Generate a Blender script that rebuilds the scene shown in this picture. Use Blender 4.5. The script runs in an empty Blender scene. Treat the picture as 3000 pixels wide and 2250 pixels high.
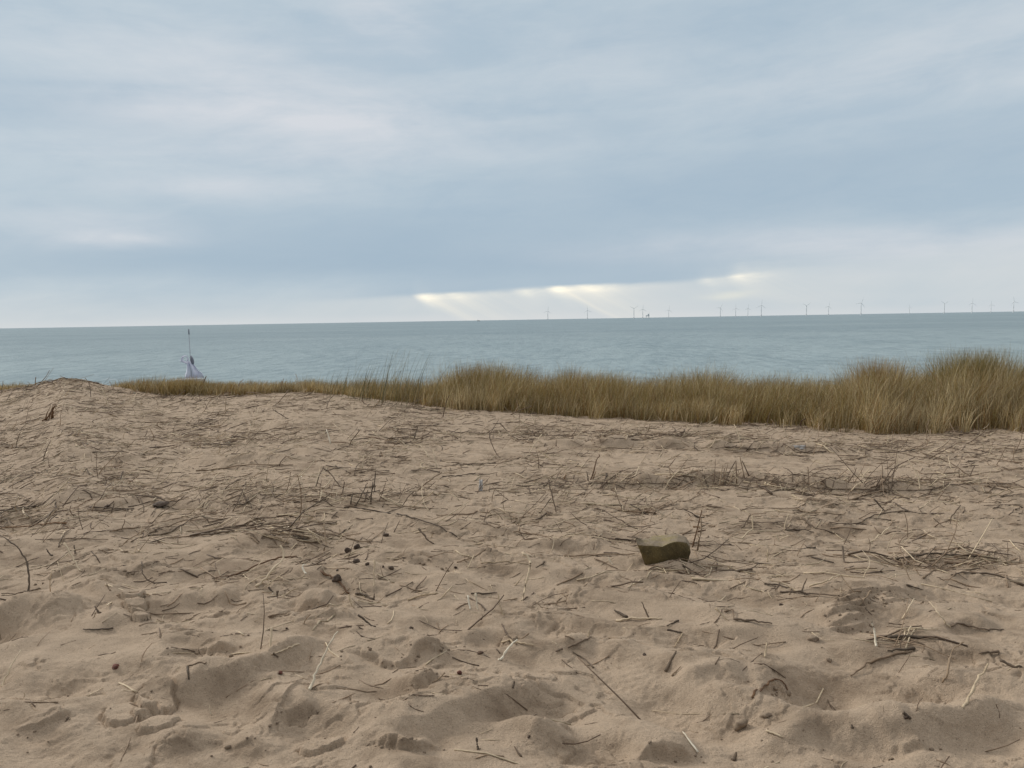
import bpy, math, random
import numpy as np
from mathutils import Vector, Matrix, Euler

random.seed(7)
RNG = np.random.default_rng(11)
SC = bpy.context.scene
COL = SC.collection
FPX = 2254.0                      # focal length of the photograph in its own pixels
EYE = 1.6
SEA = -7.4
PITCH = math.radians(4.77)
ROLL = math.radians(-0.955)
ROT = (Matrix.Rotation(math.pi/2 - PITCH, 3, 'X') @ Matrix.Rotation(ROLL, 3, 'Z'))
ROTN = np.array(ROT)

def rays(px, py):
    px = np.atleast_1d(np.asarray(px, float)); py = np.atleast_1d(np.asarray(py, float))
    d = np.stack([(px-1500)/FPX, -(py-1125)/FPX, -np.ones_like(px)], 1) @ ROTN.T
    return d / np.linalg.norm(d, axis=1)[:, None]

def azel(px, py):
    d = rays(px, py)[0]
    return math.atan2(d[0], d[1]), math.asin(d[2])

# ------------------------------------------------------------------ noise
_perm = np.random.default_rng(5).permutation(512)
_perm = np.concatenate([_perm, _perm, _perm])
_ga = np.random.default_rng(6).uniform(0, 2*np.pi, 512)
_gx, _gy = np.cos(_ga), np.sin(_ga)
def perlin(x, y):
    xi = np.floor(x).astype(np.int64); yi = np.floor(y).astype(np.int64)
    xf = x-xi; yf = y-yi
    xi &= 511; yi &= 511
    u = xf*xf*xf*(xf*(xf*6-15)+10); v = yf*yf*yf*(yf*(yf*6-15)+10)
    x1 = (xi+1) & 511; y1 = (yi+1) & 511
    def g(a, b, dx, dy):
        h = _perm[_perm[a]+b] & 511
        return _gx[h]*dx+_gy[h]*dy
    n00 = g(xi, yi, xf, yf); n10 = g(x1, yi, xf-1, yf)
    n01 = g(xi, y1, xf, yf-1); n11 = g(x1, y1, xf-1, yf-1)
    return (n00*(1-u)+n10*u)*(1-v)+(n01*(1-u)+n11*u)*v
def sstep(a, b, x):
    t = np.clip((x-a)/(b-a), 0, 1)
    return t*t*(3-2*t)

# ------------------------------------------------------------------ the lie of the dune
# upper edge of the open sand: photo x, photo y, distance along the ground
EDGE = np.array([(-700,1160,15.0),(0,1145,14.5),(100,1130,14.2),(180,1109,14.0),(250,1116,14.0),(340,1136,13.9),(480,1153,13.7),
    (600,1152,13.5),(700,1149,13.3),(900,1149,13.0),(1000,1159,12.7),(1100,1174,12.4),(1300,1196,12.0),(1500,1211,11.6),
    (1750,1229,11.2),(2000,1238,10.9),(2300,1254,10.5),(2600,1275,10.2),(3000,1266,10.0),(3700,1270,9.6)], float)
_d = rays(EDGE[:, 0], EDGE[:, 1])
E_U = _d[:, 0]/_d[:, 1]
E_Y = EDGE[:, 2]
E_Z = EYE + _d[:, 2]/_d[:, 1]*E_Y
def edge_yz(x, y):
    u = np.clip(x/np.maximum(y, 1.5), -1.2, 1.2)
    return np.interp(u, E_U, E_Y), np.interp(u, E_U, E_Z), u

def macro(x, y):
    x = np.asarray(x, float); y = np.asarray(y, float)
    ye, ze, u = edge_yz(x, y)
    t = np.clip(y/ye, 0, 1)
    near = ze*t**1.7
    b = np.maximum(y-ye, 0)
    hold = np.interp(u, [-0.6, -0.25, 0.0, 0.3, 0.6], [0.3, 0.6, 2.2, 3.6, 5.0])
    slope = 0.06*np.minimum(b, hold) + 0.30*np.maximum(b-hold, 0)
    far = ze - slope
    far = np.where(far < -6.4, -6.4 - 1.25*(1-np.exp((far+6.4)/6.0))
                   - 0.011*np.maximum(y-75, 0), far)
    far = np.maximum(far, -14)
    return np.where(y < ye, near, far)

def px2ground(px, py, fn):
    d = rays(px, py)
    ts = np.concatenate([np.arange(1.2, 8, 0.02), np.arange(8, 34, 0.05)])
    out = []
    for k in range(len(d)):
        P = d[k][None, :]*ts[:, None]
        z = EYE+P[:, 2]-fn(P[:, 0], P[:, 1])
        i = np.argmax(z < 0)
        if z[i] >= 0:                       # looks over the crest: stand it on the crest itself
            yy = float(np.interp(d[k][0]/d[k][1], E_U, E_Y))-.05; out.append((d[k][0]/d[k][1]*yy, yy)); continue
        t = ts[max(i-1, 0)] + (ts[i]-ts[max(i-1, 0)])*z[max(i-1, 0)]/max(z[max(i-1, 0)]-z[i], 1e-9)
        out.append((d[k][0]*t, d[k][1]*t))
    return np.array(out)

FEAT = []      # hollows, ridges, plates of crust in the foreground sand
def hollow(px, py, rx, ry, depth, p=1.3):
    c, a, b = px2ground([px, px, px], [py, py-ry, py+ry], macro)
    sx = rx*math.hypot(*c)/FPX; sy = abs(a[1]-b[1])/2
    FEAT.append(('hollow', c, sx, sy, depth, p))
def ridge(pts, h, back, front, jag=None, taper=0.30):
    if jag is None: jag = .008 if front > .055 else .014
    g = px2ground([p[0] for p in pts], [p[1] for p in pts], macro)
    FEAT.append(('ridge', g, h, back, front, jag, taper))
def plate(px, py, rx, ry, h, ang=0.0):
    c, a, b = px2ground([px, px, px], [py, py-ry, py+ry], macro)
    FEAT.append(('plate', c, rx*math.hypot(*c)/FPX, abs(a[1]-b[1])/2, h, ang))

ridge([(400,2010),(470,2000),(560,2012),(680,1996),(790,1950),(880,1905),(975,1865)], .060, .26, .10)
ridge([(455,1958),(520,1932),(600,1915),(640,1922),(715,1920)], .032, .18, .018)
ridge([(420,2215),(560,2150),(650,2138),(770,2160),(880,2150)], .050, .24, .10)
ridge([(960,2175),(1100,2150),(1230,2130),(1350,2088),(1420,2062),(1500,2040),(1640,1998)], .055, .28, .10)
ridge([(1080,2178),(1150,2198),(1210,2203),(1300,2178)], .030, .12, .020, .02)
ridge([(980,1925),(1050,1912),(1100,1930),(1160,1942),(1210,1918),(1280,1897),(1345,1882)], .050, .30, .035, .02)
ridge([(1540,2165),(1620,2122),(1690,2095)], .032, .2, .08)
ridge([(1840,2215),(1900,2188),(1960,2182),(2060,2190)], .036, .2, .03)
ridge([(2130,2210),(2300,2150),(2400,2128),(2550,2165),(2750,2145),(2900,2090),(3060,2065)], .045, .3, .12)
ridge([(1960,2000),(2100,1982),(2200,1990)], .040, .24, .10)
ridge([(2700,1855),(2830,1832),(2950,1850)], .034, .22, .08)
ridge([(-40,1800),(40,1828),(110,1850)], .05, .25, .09)
ridge([(20,2148),(90,2142),(150,2126),(195,2104),(240,2110)], .016, .10, .010)
ridge([(640,2180),(700,2168),(765,2158)], .014, .08, .010)
ridge([(770,2120),(870,2085),(940,2070)], .028, .2, .05)
ridge([(1180,2035),(1240,2010),(1300,2005)], .026, .2, .06)
ridge([(120,1690),(200,1668),(240,1655)], .022, .15, .03)
ridge([(500,1765),(560,1745),(640,1745),(700,1720)], .04, .25, .10)
ridge([(540,1815),(620,1798),(690,1778)], .014, .10, .010)
ridge([(360,1680),(440,1670),(560,1665)], .016, .12, .012)
ridge([(860,1770),(910,1765),(975,1768)], .03, .16, .03)
ridge([(2590,2205),(2660,2195),(2720,2190)], .030, .16, .03)
ridge([(1640,1880),(1700,1895),(1740,1905)], .012, .08, .012)
ridge([(2210,2035),(2260,2000),(2290,1998),(2320,2030)], .018, .10, .012)
ridge([(1150,1655),(1250,1650),(1330,1665)], .020, .18, .05)
ridge([(700,1575),(830,1590),(960,1585)], .035, .35, .09)
ridge([(2330,1740),(2560,1745),(2780,1750)], .028, .30, .08)
ridge([(1500,1600),(1700,1605),(1800,1612)], .018, .3, .08)
# far ripples of the drift line and the two clean sand steps
ridge([(1400,1290),(1700,1305),(1950,1308),(2200,1315),(2500,1325),(2700,1335)], .060, .5, .18)
ridge([(1500,1405),(1700,1415),(2000,1418),(2200,1410),(2400,1428),(2700,1440),(3020,1425)], .060, .5, .16)
ridge([(0,1470),(300,1475),(700,1460),(1000,1455)], .04, .6, .2)
ridge([(-50,1350),(300,1340),(700,1350),(1100,1345)], .05, .7, .3)
for a in [(570,1785,130,30,.045),(200,1815,75,34,.035),(30,1850,70,36,.05),(900,1775,80,16,.035),(560,1700,70,22,.03),
          (860,1612,140,22,.035),(1600,1850,70,26,.035),(1440,1868,60,18,.03),(1930,1890,70,34,.025),(2060,1880,90,24,.03),
          (2480,2035,210,58,.085),(2380,1965,110,40,.03),(2850,1945,90,36,.035),(2560,1955,140,30,.02),(250,1990,120,30,.02),
          (650,1950,110,22,.03),(1500,2075,170,34,.03),(1940,2060,90,40,.035),(2100,2110,160,40,.03),(700,2060,170,40,.03),
          (1150,2050,200,26,.02),(1290,1830,80,20,.02),(2790,2040,120,30,.03),(380,1700,70,20,.03),(2220,1880,80,24,.02),
          (2420,1870,70,18,.02),(1700,1700,80,14,.02),(2700,1760,120,16,.025),(1180,1690,90,14,.02),(2900,2180,140,40,.03),
          (1700,2190,130,34,.025),(300,1900,90,24,.02),(120,2030,110,30,.02),(2580,2200,80,24,.02)]:
    hollow(*a)
for a in [(455,2042,46,44,.016,.5),(378,2082,62,34,.015,-.2),(470,2125,50,22,.012,.3),(425,2090,30,16,.012,0.4),(405,1792,26,9,.022,0),(412,1812,24,9,.022,0),
          (398,1772,28,10,.022,0),(390,1750,28,12,.022,0),(415,1832,20,8,.022,0),(1490,1868,26,12,.014,0),(940,2170,60,20,.014,.2)]:
    plate(*a)
hollow(1985, 1662, 70, 10, -.030)
hollow(1900, 1668, 40, 7, -.012)
for k in range(6):      # tread of a boot sole pressed into the sand
    y = 1768+14*k; x0 = 2405+6*abs(k-3); ridge([(x0,y+6),(x0+60,y+4-3*(k%2)),(x0+120,y-6),(x0+175-14*k,y-16)], .022, .05, .008, .006)
for k in range(4):
    y = 1750+11*k; ridge([(2575,y+6),(2620,y+2),(2680,y)], .018, .05, .008, .005)

PRINTS = [(*px2ground([px], [py], macro)[0], r) for px, py, r in ((425, 2065, .26), (2490, 1795, .42), (408, 1795, .2))]
def features(x, y, z):
    for f in FEAT:
        if f[0] == 'hollow':
            _, c, sx, sy, dep, p = f
            m = np.nonzero((abs(x-c[0]) < 2.6*sx) & (abs(y-c[1]) < 2.6*sy))[0]
            if not len(m): continue
            r2 = ((x[m]-c[0])/sx)**2+((y[m]-c[1])/sy)**2
            z[m] -= 1.2*dep*np.exp(-0.9*r2**p) - 0.25*dep*np.exp(-((np.sqrt(r2)-1.6)/.45)**2)
        elif f[0] == 'plate':
            _, c, sx, sy, h, ang = f
            m = np.nonzero((abs(x-c[0]) < 2*max(sx, sy)) & (abs(y-c[1]) < 2*max(sx, sy)))[0]
            if not len(m): continue
            dx = x[m]-c[0]; dy = y[m]-c[1]
            r = np.hypot((dx*math.cos(ang)+dy*math.sin(ang))/sx, (-dx*math.sin(ang)+dy*math.cos(ang))/sy)
            r = r + 0.35*perlin(x[m]*16+c[0]*9, y[m]*16)+.16*perlin(x[m]*45, y[m]*45)
            z[m] += 1.25*h*(1-sstep(.93, 1.05, r)) - .9*h*np.exp(-((r-1.12)/.08)**2)
        else:
            _, g, h, back, front, jag, taper = f
            R = max(2.6*back, 3*front)
            m = np.nonzero((x > g[:, 0].min()-R) & (x < g[:, 0].max()+R) & (y > g[:, 1].min()-R) & (y < g[:, 1].max()+R))[0]
            if not len(m): continue
            X = x[m]; Y = y[m]
            best = np.full(len(m), 1e9); sg = np.zeros(len(m)); tt = np.zeros(len(m))
            L = np.concatenate([[0], np.cumsum(np.hypot(*(np.diff(g, axis=0).T)))])
            for i in range(len(g)-1):
                a = g[i]; b = g[i+1]; ab = b-a; l2 = ab@ab
                t = np.clip(((X-a[0])*ab[0]+(Y-a[1])*ab[1])/l2, 0, 1)
                qx = X-a[0]-t*ab[0]; qy = Y-a[1]-t*ab[1]
                d = np.hypot(qx, qy)
                s = np.sign(ab[0]*(Y-a[1])-ab[1]*(X-a[0]))
                k = d < best
                best = np.where(k, d, best); sg = np.where(k, s, sg)
                tt = np.where(k, (L[i]+t*(L[i+1]-L[i]))/L[-1], tt)
            sd = best*sg + jag*1.6*perlin(X*14, Y*14) + jag*perlin(X*38+3, Y*38)
            end = sstep(0, taper, tt)*sstep(0, taper, 1-tt)
            prof = np.where(sd >= 0, np.exp(-(np.maximum(sd, 0)/back)**1.4), 1-sstep(0, front, -sd))
            hh = 1.55*h*np.clip(0.82+.9*perlin(X*3+7, Y*3), .2, 1.5)
            z[m] += hh*end*prof
    return z

def height(x, y, fine=True):
    x = np.atleast_1d(np.asarray(x, float)).ravel(); y = np.atleast_1d(np.asarray(y, float)).ravel()
    z = macro(x, y)
    ye, ze, u = edge_yz(x, y)
    z = z + 0.05*perlin(x*.45+3, y*.45) * np.clip(y/4, 0, 1)*(1-.85*sstep(ye-5, ye-1.5, y)) + .07*perlin(x*.12, y*.12)*np.clip((y-20)/20, 0, 1)
    # foot-trodden wind ripples, running down to the left
    q = (x*.34+y*.94); p = (x*.94-y*.34)
    amp = (1.0-0.55*sstep(4.0, 7.5, y))*(1-.75*sstep(ye-4, ye-1, y))
    w = perlin(p*1.2+.6*perlin(x*1.7, y*1.7), q*3.6+.5*perlin(x*2.1+9, y*2.1))
    z += amp*(.068*w + .034*perlin(p*2.6+20, q*6.0))
    z += .014*perlin(x*6.3, y*6.3) + .012*perlin(x*13, y*15)*(0.45+perlin(x*1.3, y*1.3+40))
    z = features(x, y, z)
    if fine:
        rough = np.clip(.35+1.3*perlin(x*2.3+50, y*2.3), .1, 1.2)
        n = perlin(x*27, y*34); z += rough*(.0075*n - .009*np.abs(perlin(x*19+4, y*23)))
        z += (.25+rough)*.0050*np.abs(perlin(x*56, y*66)) + .0016*perlin(x*120, y*130)
        # thin crust broken into flakes with short sharp edges
        calm = np.ones(len(x))
        for cx, cy, r in PRINTS: calm *= 1-np.exp(-(((x-cx)/r)**2+((y-cy)/r)**2)**2)
        wx = x+.06*perlin(x*9, y*9+3); wy = y+.06*perlin(x*9+7, y*9)
        t = perlin(wx*5.2+60, wy*7.0)+.35*perlin(wx*17, wy*21)
        mk = sstep(.0, .30, perlin(x*2.1+33, y*2.1+21)+.25*perlin(x*7, y*7))*calm
        z += .0105*mk*sstep(.04, .085, t) - .006*mk*np.exp(-((t-.03)/.022)**2)
        t = perlin(wx*13+5, wy*17+80)+.3*perlin(wx*37, wy*41)
        mk = sstep(.02, .28, perlin(x*1.6+3, y*2.6+61)+.3*perlin(x*6, y*6+9))*calm
        z += .0065*mk*sstep(.06, .12, t) - .0035*mk*np.exp(-((t-.05)/.03)**2)
        # scattered crumbs of broken crust
        c = perlin(x*46+11, y*46+5); z += .011*np.maximum(c-.42, 0)/.3*sstep(-.05, .25, perlin(x*1.9+9, y*1.9+70))
    return z
def Hs(x, y): return float(height([x], [y])[0])

# ------------------------------------------------------------------ materials
class E:
    """thin wrapper so node maths reads like maths"""
    def __init__(s, nt, sock): s.nt = nt; s.s = sock
    def _m(s, op, *o, clamp=False):
        n = s.nt.nodes.new('ShaderNodeMath'); n.operation = op; n.use_clamp = clamp
        for i, v in enumerate((s,)+o):
            if isinstance(v, E): s.nt.links.new(v.s, n.inputs[i])
            else: n.inputs[i].default_value = v
        return E(s.nt, n.outputs[0])
    def __add__(s, o): return s._m('ADD', o)
    __radd__ = __add__
    def __sub__(s, o): return s._m('SUBTRACT', o)
    def __rsub__(s, o): return (s*-1.0)+o
    def __mul__(s, o): return s._m('MULTIPLY', o)
    __rmul__ = __mul__
    def __truediv__(s, o): return s._m('DIVIDE', o)
    def exp(s): return s._m('EXPONENT')
    def clamp(s): return s._m('ADD', 0.0, clamp=True)
    def max(s, o): return s._m('MAXIMUM', o)
    def step(s, a, b):
        n = s.nt.nodes.new('ShaderNodeMapRange'); n.interpolation_type = 'SMOOTHSTEP'
        s.nt.links.new(s.s, n.inputs[0])
        for i, v in ((1, a), (2, b)):
            if isinstance(v, E): s.nt.links.new(v.s, n.inputs[i])
            else: n.inputs[i].default_value = v
        return E(s.nt, n.outputs[0])
def mixc(nt, f, a, b):
    n = nt.nodes.new('ShaderNodeMix'); n.data_type = 'RGBA'
    for idx, v in ((0, f), (6, a), (7, b)):
        if isinstance(v, E): nt.links.new(v.s, n.inputs[idx])
        elif idx == 0: n.inputs[0].default_value = v
        else: n.inputs[idx].default_value = (*v, 1)
    return E(nt, n.outputs[2])
def noise(nt, vec, scale, detail=3, rough=.5, dist=0.0):
    n = nt.nodes.new('ShaderNodeTexNoise'); n.inputs['Scale'].default_value = scale
    n.inputs['Detail'].default_value = detail; n.inputs['Roughness'].default_value = rough
    n.inputs['Distortion'].default_value = dist
    nt.links.new(vec.s, n.inputs['Vector'])
    return E(nt, n.outputs[0])
def comb(nt, x, y, z=0.0):
    n = nt.nodes.new('ShaderNodeCombineXYZ')
    for i, v in enumerate((x, y, z)):
        if isinstance(v, E): nt.links.new(v.s, n.inputs[i])
        else: n.inputs[i].default_value = v
    return E(nt, n.outputs[0])
def sepv(nt, v):
    n = nt.nodes.new('ShaderNodeSeparateXYZ'); nt.links.new(v.s, n.inputs[0])
    return [E(nt, o) for o in n.outputs]
def newmat(name):
    m = bpy.data.materials.new(name); m.use_nodes = True
    nt = m.node_tree; b = nt.nodes['Principled BSDF']
    return m, nt, b
def coord(nt, kind='Object'):
    n = nt.nodes.new('ShaderNodeTexCoord'); return E(nt, n.outputs[kind])
def bump(nt, b, h, dist, strength=1.0):
    n = nt.nodes.new('ShaderNodeBump'); n.inputs['Strength'].default_value = strength; n.inputs['Distance'].default_value = dist
    nt.links.new(h.s, n.inputs['Height']); nt.links.new(n.outputs[0], b.inputs['Normal'])

def sand_material():
    m, nt, b = newmat('dry_sand')
    v = coord(nt)
    x, y, z = sepv(nt, v)
    big = noise(nt, v, 1.3, 4, .6); mid = noise(nt, v, 7, 4, .6)
    gr = noise(nt, v, 260, 2, .6); gr2 = noise(nt, v, 90, 3, .7)
    dia = noise(nt, comb(nt, x*.94-y*.34, (x*.34+y*.94)*3.2), 1.1, 4, .6)
    damp = (big*.3+mid*.3+dia*.4).step(.47, .62)
    c = mixc(nt, damp*.80, SAND_A, SAND_B)
    c = mixc(nt, (gr*.6+gr2*.4).step(.36, .66), mixc(nt, .34, c, (.19, .14, .10)), c)
    spk = noise(nt, v, 120, 1, .5).step(.66, .74)
    c = mixc(nt, spk*.45, c, (.09, .065, .045))
    # paler, greyer beach below the dune foot
    c = mixc(nt, (z*-1.0).step(4.5, 6.5), c, (.36, .32, .27))
    nt.links.new(c.s, b.inputs['Base Color']); b.inputs['Roughness'].default_value = .95
    b.inputs['Specular IOR Level'].default_value = .15
    bump(nt, b, gr*.45+gr2*.55, .014, .9)
    return m
SAND_A = (.535, .412, .300); SAND_B = (.275, .202, .140)

def stalk_material(name, a, b_, rough=.75):
    m, nt, b = newmat(name)
    v = coord(nt); oi = nt.nodes.new('ShaderNodeObjectInfo')
    n = noise(nt, v, 22, 3, .6); f = noise(nt, v, 140, 2, .6)
    r = E(nt, oi.outputs['Random'])
    c = mixc(nt, (n*.7+f*.3+(r-.5)*.45).step(.3, .7), a, b_)
    nt.links.new(c.s, b.inputs['Base Color']); b.inputs['Roughness'].default_value = rough
    b.inputs['Specular IOR Level'].default_value = .25
    bump(nt, b, f, .002, .6)
    return m
def attr_material(name, rough=.7, spec=.25, trans=0.0):
    m, nt, b = newmat(name)
    n = nt.nodes.new('ShaderNodeVertexColor'); n.layer_name = 'tint'
    c = E(nt, n.outputs[0])
    f = noise(nt, coord(nt), 60, 2, .6)
    c = mixc(nt, f.step(.35, .7)*.3, c, (.10, .075, .045))
    nt.links.new(c.s, b.inputs['Base Color']); b.inputs['Roughness'].default_value = rough
    b.inputs['Specular IOR Level'].default_value = spec
    if trans:
        out = nt.nodes['Material Output']; t = nt.nodes.new('ShaderNodeBsdfTranslucent'); mx = nt.nodes.new('ShaderNodeMixShader')
        mx.inputs[0].default_value = trans
        nt.links.new(c.s, t.inputs[0]); nt.links.new(b.outputs[0], mx.inputs[1]); nt.links.new(t.outputs[0], mx.inputs[2])
        nt.links.new(mx.outputs[0], out.inputs[0])
    return m
def plain_material(name, a, b_, scale=8, rough=.7, bd=0.0, spec=.3):
    m, nt, b = newmat(name); v = coord(nt)
    n = noise(nt, v, scale, 5, .65)
    c = mixc(nt, n.step(.35, .68), a, b_)
    nt.links.new(c.s, b.inputs['Base Color']); b.inputs['Roughness'].default_value = rough
    b.inputs['Specular IOR Level'].default_value = spec
    if bd: bump(nt, b, n, bd, .8)
    return m

M_SAND = sand_material()
STALK = {
    'pale': stalk_material('bleached_stalk', (.62, .50, .35), (.42, .32, .21)),
    'brown': stalk_material('brown_stalk', (.33, .24, .16), (.19, .132, .086)),
    'dark': stalk_material('dark_stalk', (.165, .120, .083), (.09, .066, .046)),
    'red': stalk_material('rusty_stalk', (.24, .135, .065), (.12, .065, .035)),
    'white': stalk_material('white_stalk', (.76, .69, .56), (.60, .51, .38)),
}
M_LITTER = attr_material('straw_litter')
M_GRASS = attr_material('dune_grass_blades', .6, .3, .22)
M_CLOD = plain_material('damp_sand_clod', (.31, .24, .175), (.20, .15, .11), 60, .95, .004, .1)
M_PEB = plain_material('dark_pebble', (.052, .034, .024), (.12, .085, .062), 50, .8, .004)
M_PEBR = plain_material('red_pebble', (.16, .055, .035), (.09, .04, .03), 50, .75, .004)

# ------------------------------------------------------------------ helpers
def tag(o, label=None, cat=None, group=None, kind=None):
    for k, v in (('label', label), ('category', cat), ('group', group), ('kind', kind)):
        if v: o[k] = v
    return o
def mesh_obj(name, verts, faces, mat, parent=None, smooth=True, loc=None):
    me = bpy.data.meshes.new(name); me.from_pydata([tuple(v) for v in verts], [], faces); me.update()
    if smooth: me.polygons.foreach_set('use_smooth', [True]*len(me.polygons))
    if mat: me.materials.append(mat)
    o = bpy.data.objects.new(name, me); COL.objects.link(o)
    if parent: o.parent = parent
    if loc is not None: o.location = loc
    return o
def np_mesh(name, V, F, mat, tint=None, smooth=True):
    """V (n,3), F (m,4) quads -> one mesh object, fast"""
    me = bpy.data.meshes.new(name)
    me.vertices.add(len(V)); me.vertices.foreach_set('co', np.ascontiguousarray(V, np.float32).ravel())
    k = F.shape[1]
    me.loops.add(F.size); me.loops.foreach_set('vertex_index', np.ascontiguousarray(F, np.int32).ravel())
    me.polygons.add(len(F))
    me.polygons.foreach_set('loop_start', np.arange(0, F.size, k, dtype=np.int32))
    me.polygons.foreach_set('loop_total', np.full(len(F), k, np.int32))
    if smooth: me.polygons.foreach_set('use_smooth', np.ones(len(F), bool))
    if tint is not None:
        a = me.color_attributes.new('tint', 'FLOAT_COLOR', 'POINT')
        a.data.foreach_set('color', np.concatenate([tint, np.ones((len(tint), 1))], 1).astype(np.float32).ravel())
    me.update(calc_edges=True); me.validate()
    me.materials.append(mat)
    o = bpy.data.objects.new(name, me); COL.objects.link(o)
    return o
def empty(name, loc, rz=0.0):
    o = bpy.data.objects.new(name, None); COL.objects.link(o); o.location = loc; o.rotation_euler = (0, 0, rz)
    o.empty_display_size = .1
    return o
def tube(pts, radii, n=6, squash=1.0):
    """closed tapering tube through pts -> verts, faces"""
    P = [Vector(p) for p in pts]; V = []; F = []
    for i, p in enumerate(P):
        t = (P[min(i+1, len(P)-1)]-P[max(i-1, 0)])
        t = t.normalized() if t.length > 1e-9 else Vector((1, 0, 0))
        up = Vector((0, 0, 1)) if abs(t.z) < .9 else Vector((0, 1, 0))
        s = t.cross(up).normalized(); w = s.cross(t)
        for k in range(n):
            a = 2*math.pi*k/n
            V.append(p + s*(math.cos(a)*radii[i]) + w*(math.sin(a)*radii[i]*squash))
    for i in range(len(P)-1):
        for k in range(n):
            a = i*n+k; b = i*n+(k+1) % n
            F.append((a, b, b+n, a+n))
    F.append(tuple(range(n-1, -1, -1))); F.append(tuple(range((len(P)-1)*n, len(P)*n)))
    return V, F
def merge(parts):
    V = []; F = []
    for v, f in parts:
        o = len(V); V += list(v); F += [tuple(i+o for i in q) for q in f]
    return V, F
def lump(rx, ry, rz, seed, sub=2, rough=.25):
    """irregular stone / clod"""
    import bmesh
    bm = bmesh.new(); bmesh.ops.create_icosphere(bm, subdivisions=sub, radius=1)
    r = random.Random(seed); off = [r.uniform(0, 50) for _ in range(3)]
    planes = [(Vector((r.uniform(-1, 1), r.uniform(-1, 1), r.uniform(-1, 1))).normalized(), r.uniform(.40, .82)) for _ in range(9)]
    from mathutils import noise as mn
    for v in bm.verts:
        p = v.co.copy()
        for nrm, d in planes:
            e = p.dot(nrm)-d
            if e > 0: p -= nrm*e*.85
        k = 1+1.5*rough*mn.noise(p*1.7+Vector(off))+.4*rough*mn.noise(p*4+Vector(off))
        v.co = Vector((p.x*rx*k, p.y*ry*k, p.z*rz*k))
    V = [v.co.copy() for v in bm.verts]; F = [tuple(v.index for v in f.verts) for f in bm.faces]
    bm.free(); return V, F
def smooth_path(pts, n):
    P = np.array(pts, float)
    if len(P) == 2:
        t = np.linspace(0, 1, n)[:, None]; return P[0]*(1-t)+P[1]*t
    L = np.concatenate([[0], np.cumsum(np.linalg.norm(np.diff(P, axis=0), axis=1))]); L /= L[-1]
    ts = np.linspace(0, 1, n); out = []
    Q = np.vstack([2*P[0]-P[1], P, 2*P[-1]-P[-2]])
    for t in ts:
        i = min(np.searchsorted(L, t, side='right')-1, len(P)-2); i = max(i, 0)
        s = (t-L[i])/max(L[i+1]-L[i], 1e-9)
        p0, p1, p2, p3 = Q[i], Q[i+1], Q[i+2], Q[i+3]
        out.append(.5*((2*p1)+(-p0+p2)*s+(2*p0-5*p1+4*p2-p3)*s*s+(-p0+3*p1-3*p2+p3)*s**3))
    return np.array(out)

# ------------------------------------------------------------------ sand (one sheet, dune to sea bed)
def build_sand():
    rows = list(np.linspace(-25, 0.6, 26)); y = 0.62
    while y < 15.5:
        rows.append(y)
        y += max(.0125*(1.9-y), 0) + .00125*y*(1+.13*y)
    while y < 260:
        rows.append(y); y *= 1.02
    rows = np.array(rows + [400, 900, 3000])
    s = np.linspace(-.74, .74, 1000)
    out = [.74+.02*1.12**k+.04*k for k in range(1, 34)]
    s = np.concatenate([-np.array(out[::-1]), s, out])
    Yg, Sg = np.meshgrid(rows, s, indexing='ij')
    Xg = Sg*(np.maximum(Yg, 0)+1.0)
    X = Xg.ravel(); Y = Yg.ravel()
    Z = height(X, Y)
    V = np.stack([X, Y, Z], 1)
    nr, nc = Xg.shape
    i = np.arange(nr-1)[:, None]*nc+np.arange(nc-1)[None, :]
    F = np.stack([i, i+1, i+nc+1, i+nc], -1).reshape(-1, 4)
    o = np_mesh('sand', V, F, M_SAND)
    tag(o, 'trodden beige dune sand in the foreground', 'sand', kind='structure')
build_sand()

# ------------------------------------------------------------------ sea
def build_sea():
    m, nt, b = newmat('sea_water')
    v = coord(nt); x, y, z = sepv(nt, v)
    w1 = noise(nt, comb(nt, x*.030, y*.013), 1, 6, .66)
    w2 = noise(nt, comb(nt, x*.26, y*.11), 1, 5, .68)
    w3 = noise(nt, comb(nt, x*.0012, y*.004), 1, 4, .6)
    shallow = y.step(520, 150)
    c = mixc(nt, w3.step(.38, .62), (.195, .262, .282), (.268, .335, .346))
    c = mixc(nt, shallow*.75, c, (.305, .382, .390))
    c = mixc(nt, (w1*.4+w2*.6).step(.44, .60)*.75, c, (.145, .208, .228))
    foam = (w2*.6+w1*.4).step(.60, .66)*y.step(240, 150)
    c = mixc(nt, foam*.7, c, (.55, .60, .60))
    nt.links.new(c.s, b.inputs['Base Color'])
    b.inputs['Roughness'].default_value = .34; b.inputs['IOR'].default_value = 1.33
    b.inputs['Specular IOR Level'].default_value = .32
    bump(nt, b, w2*.9+w1*1.5, 1.8, .9)
    ys = [60, 100, 140, 200, 300, 500, 900, 1600, 3000, 6000, 12000, 25000, 70000]
    V = []; F = []
    for yy in ys:
        for k in range(-8, 9): V.append((k/8*(yy*1.6+200), yy, 0))
    for r in range(len(ys)-1):
        for k in range(16):
            a = r*17+k; F.append((a, a+1, a+18, a+17))
    o = mesh_obj('sea', V, F, m, loc=(0, 0, SEA))
    tag(o, 'grey green sea reaching the horizon', 'sea', kind='structure')
build_sea()

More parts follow.
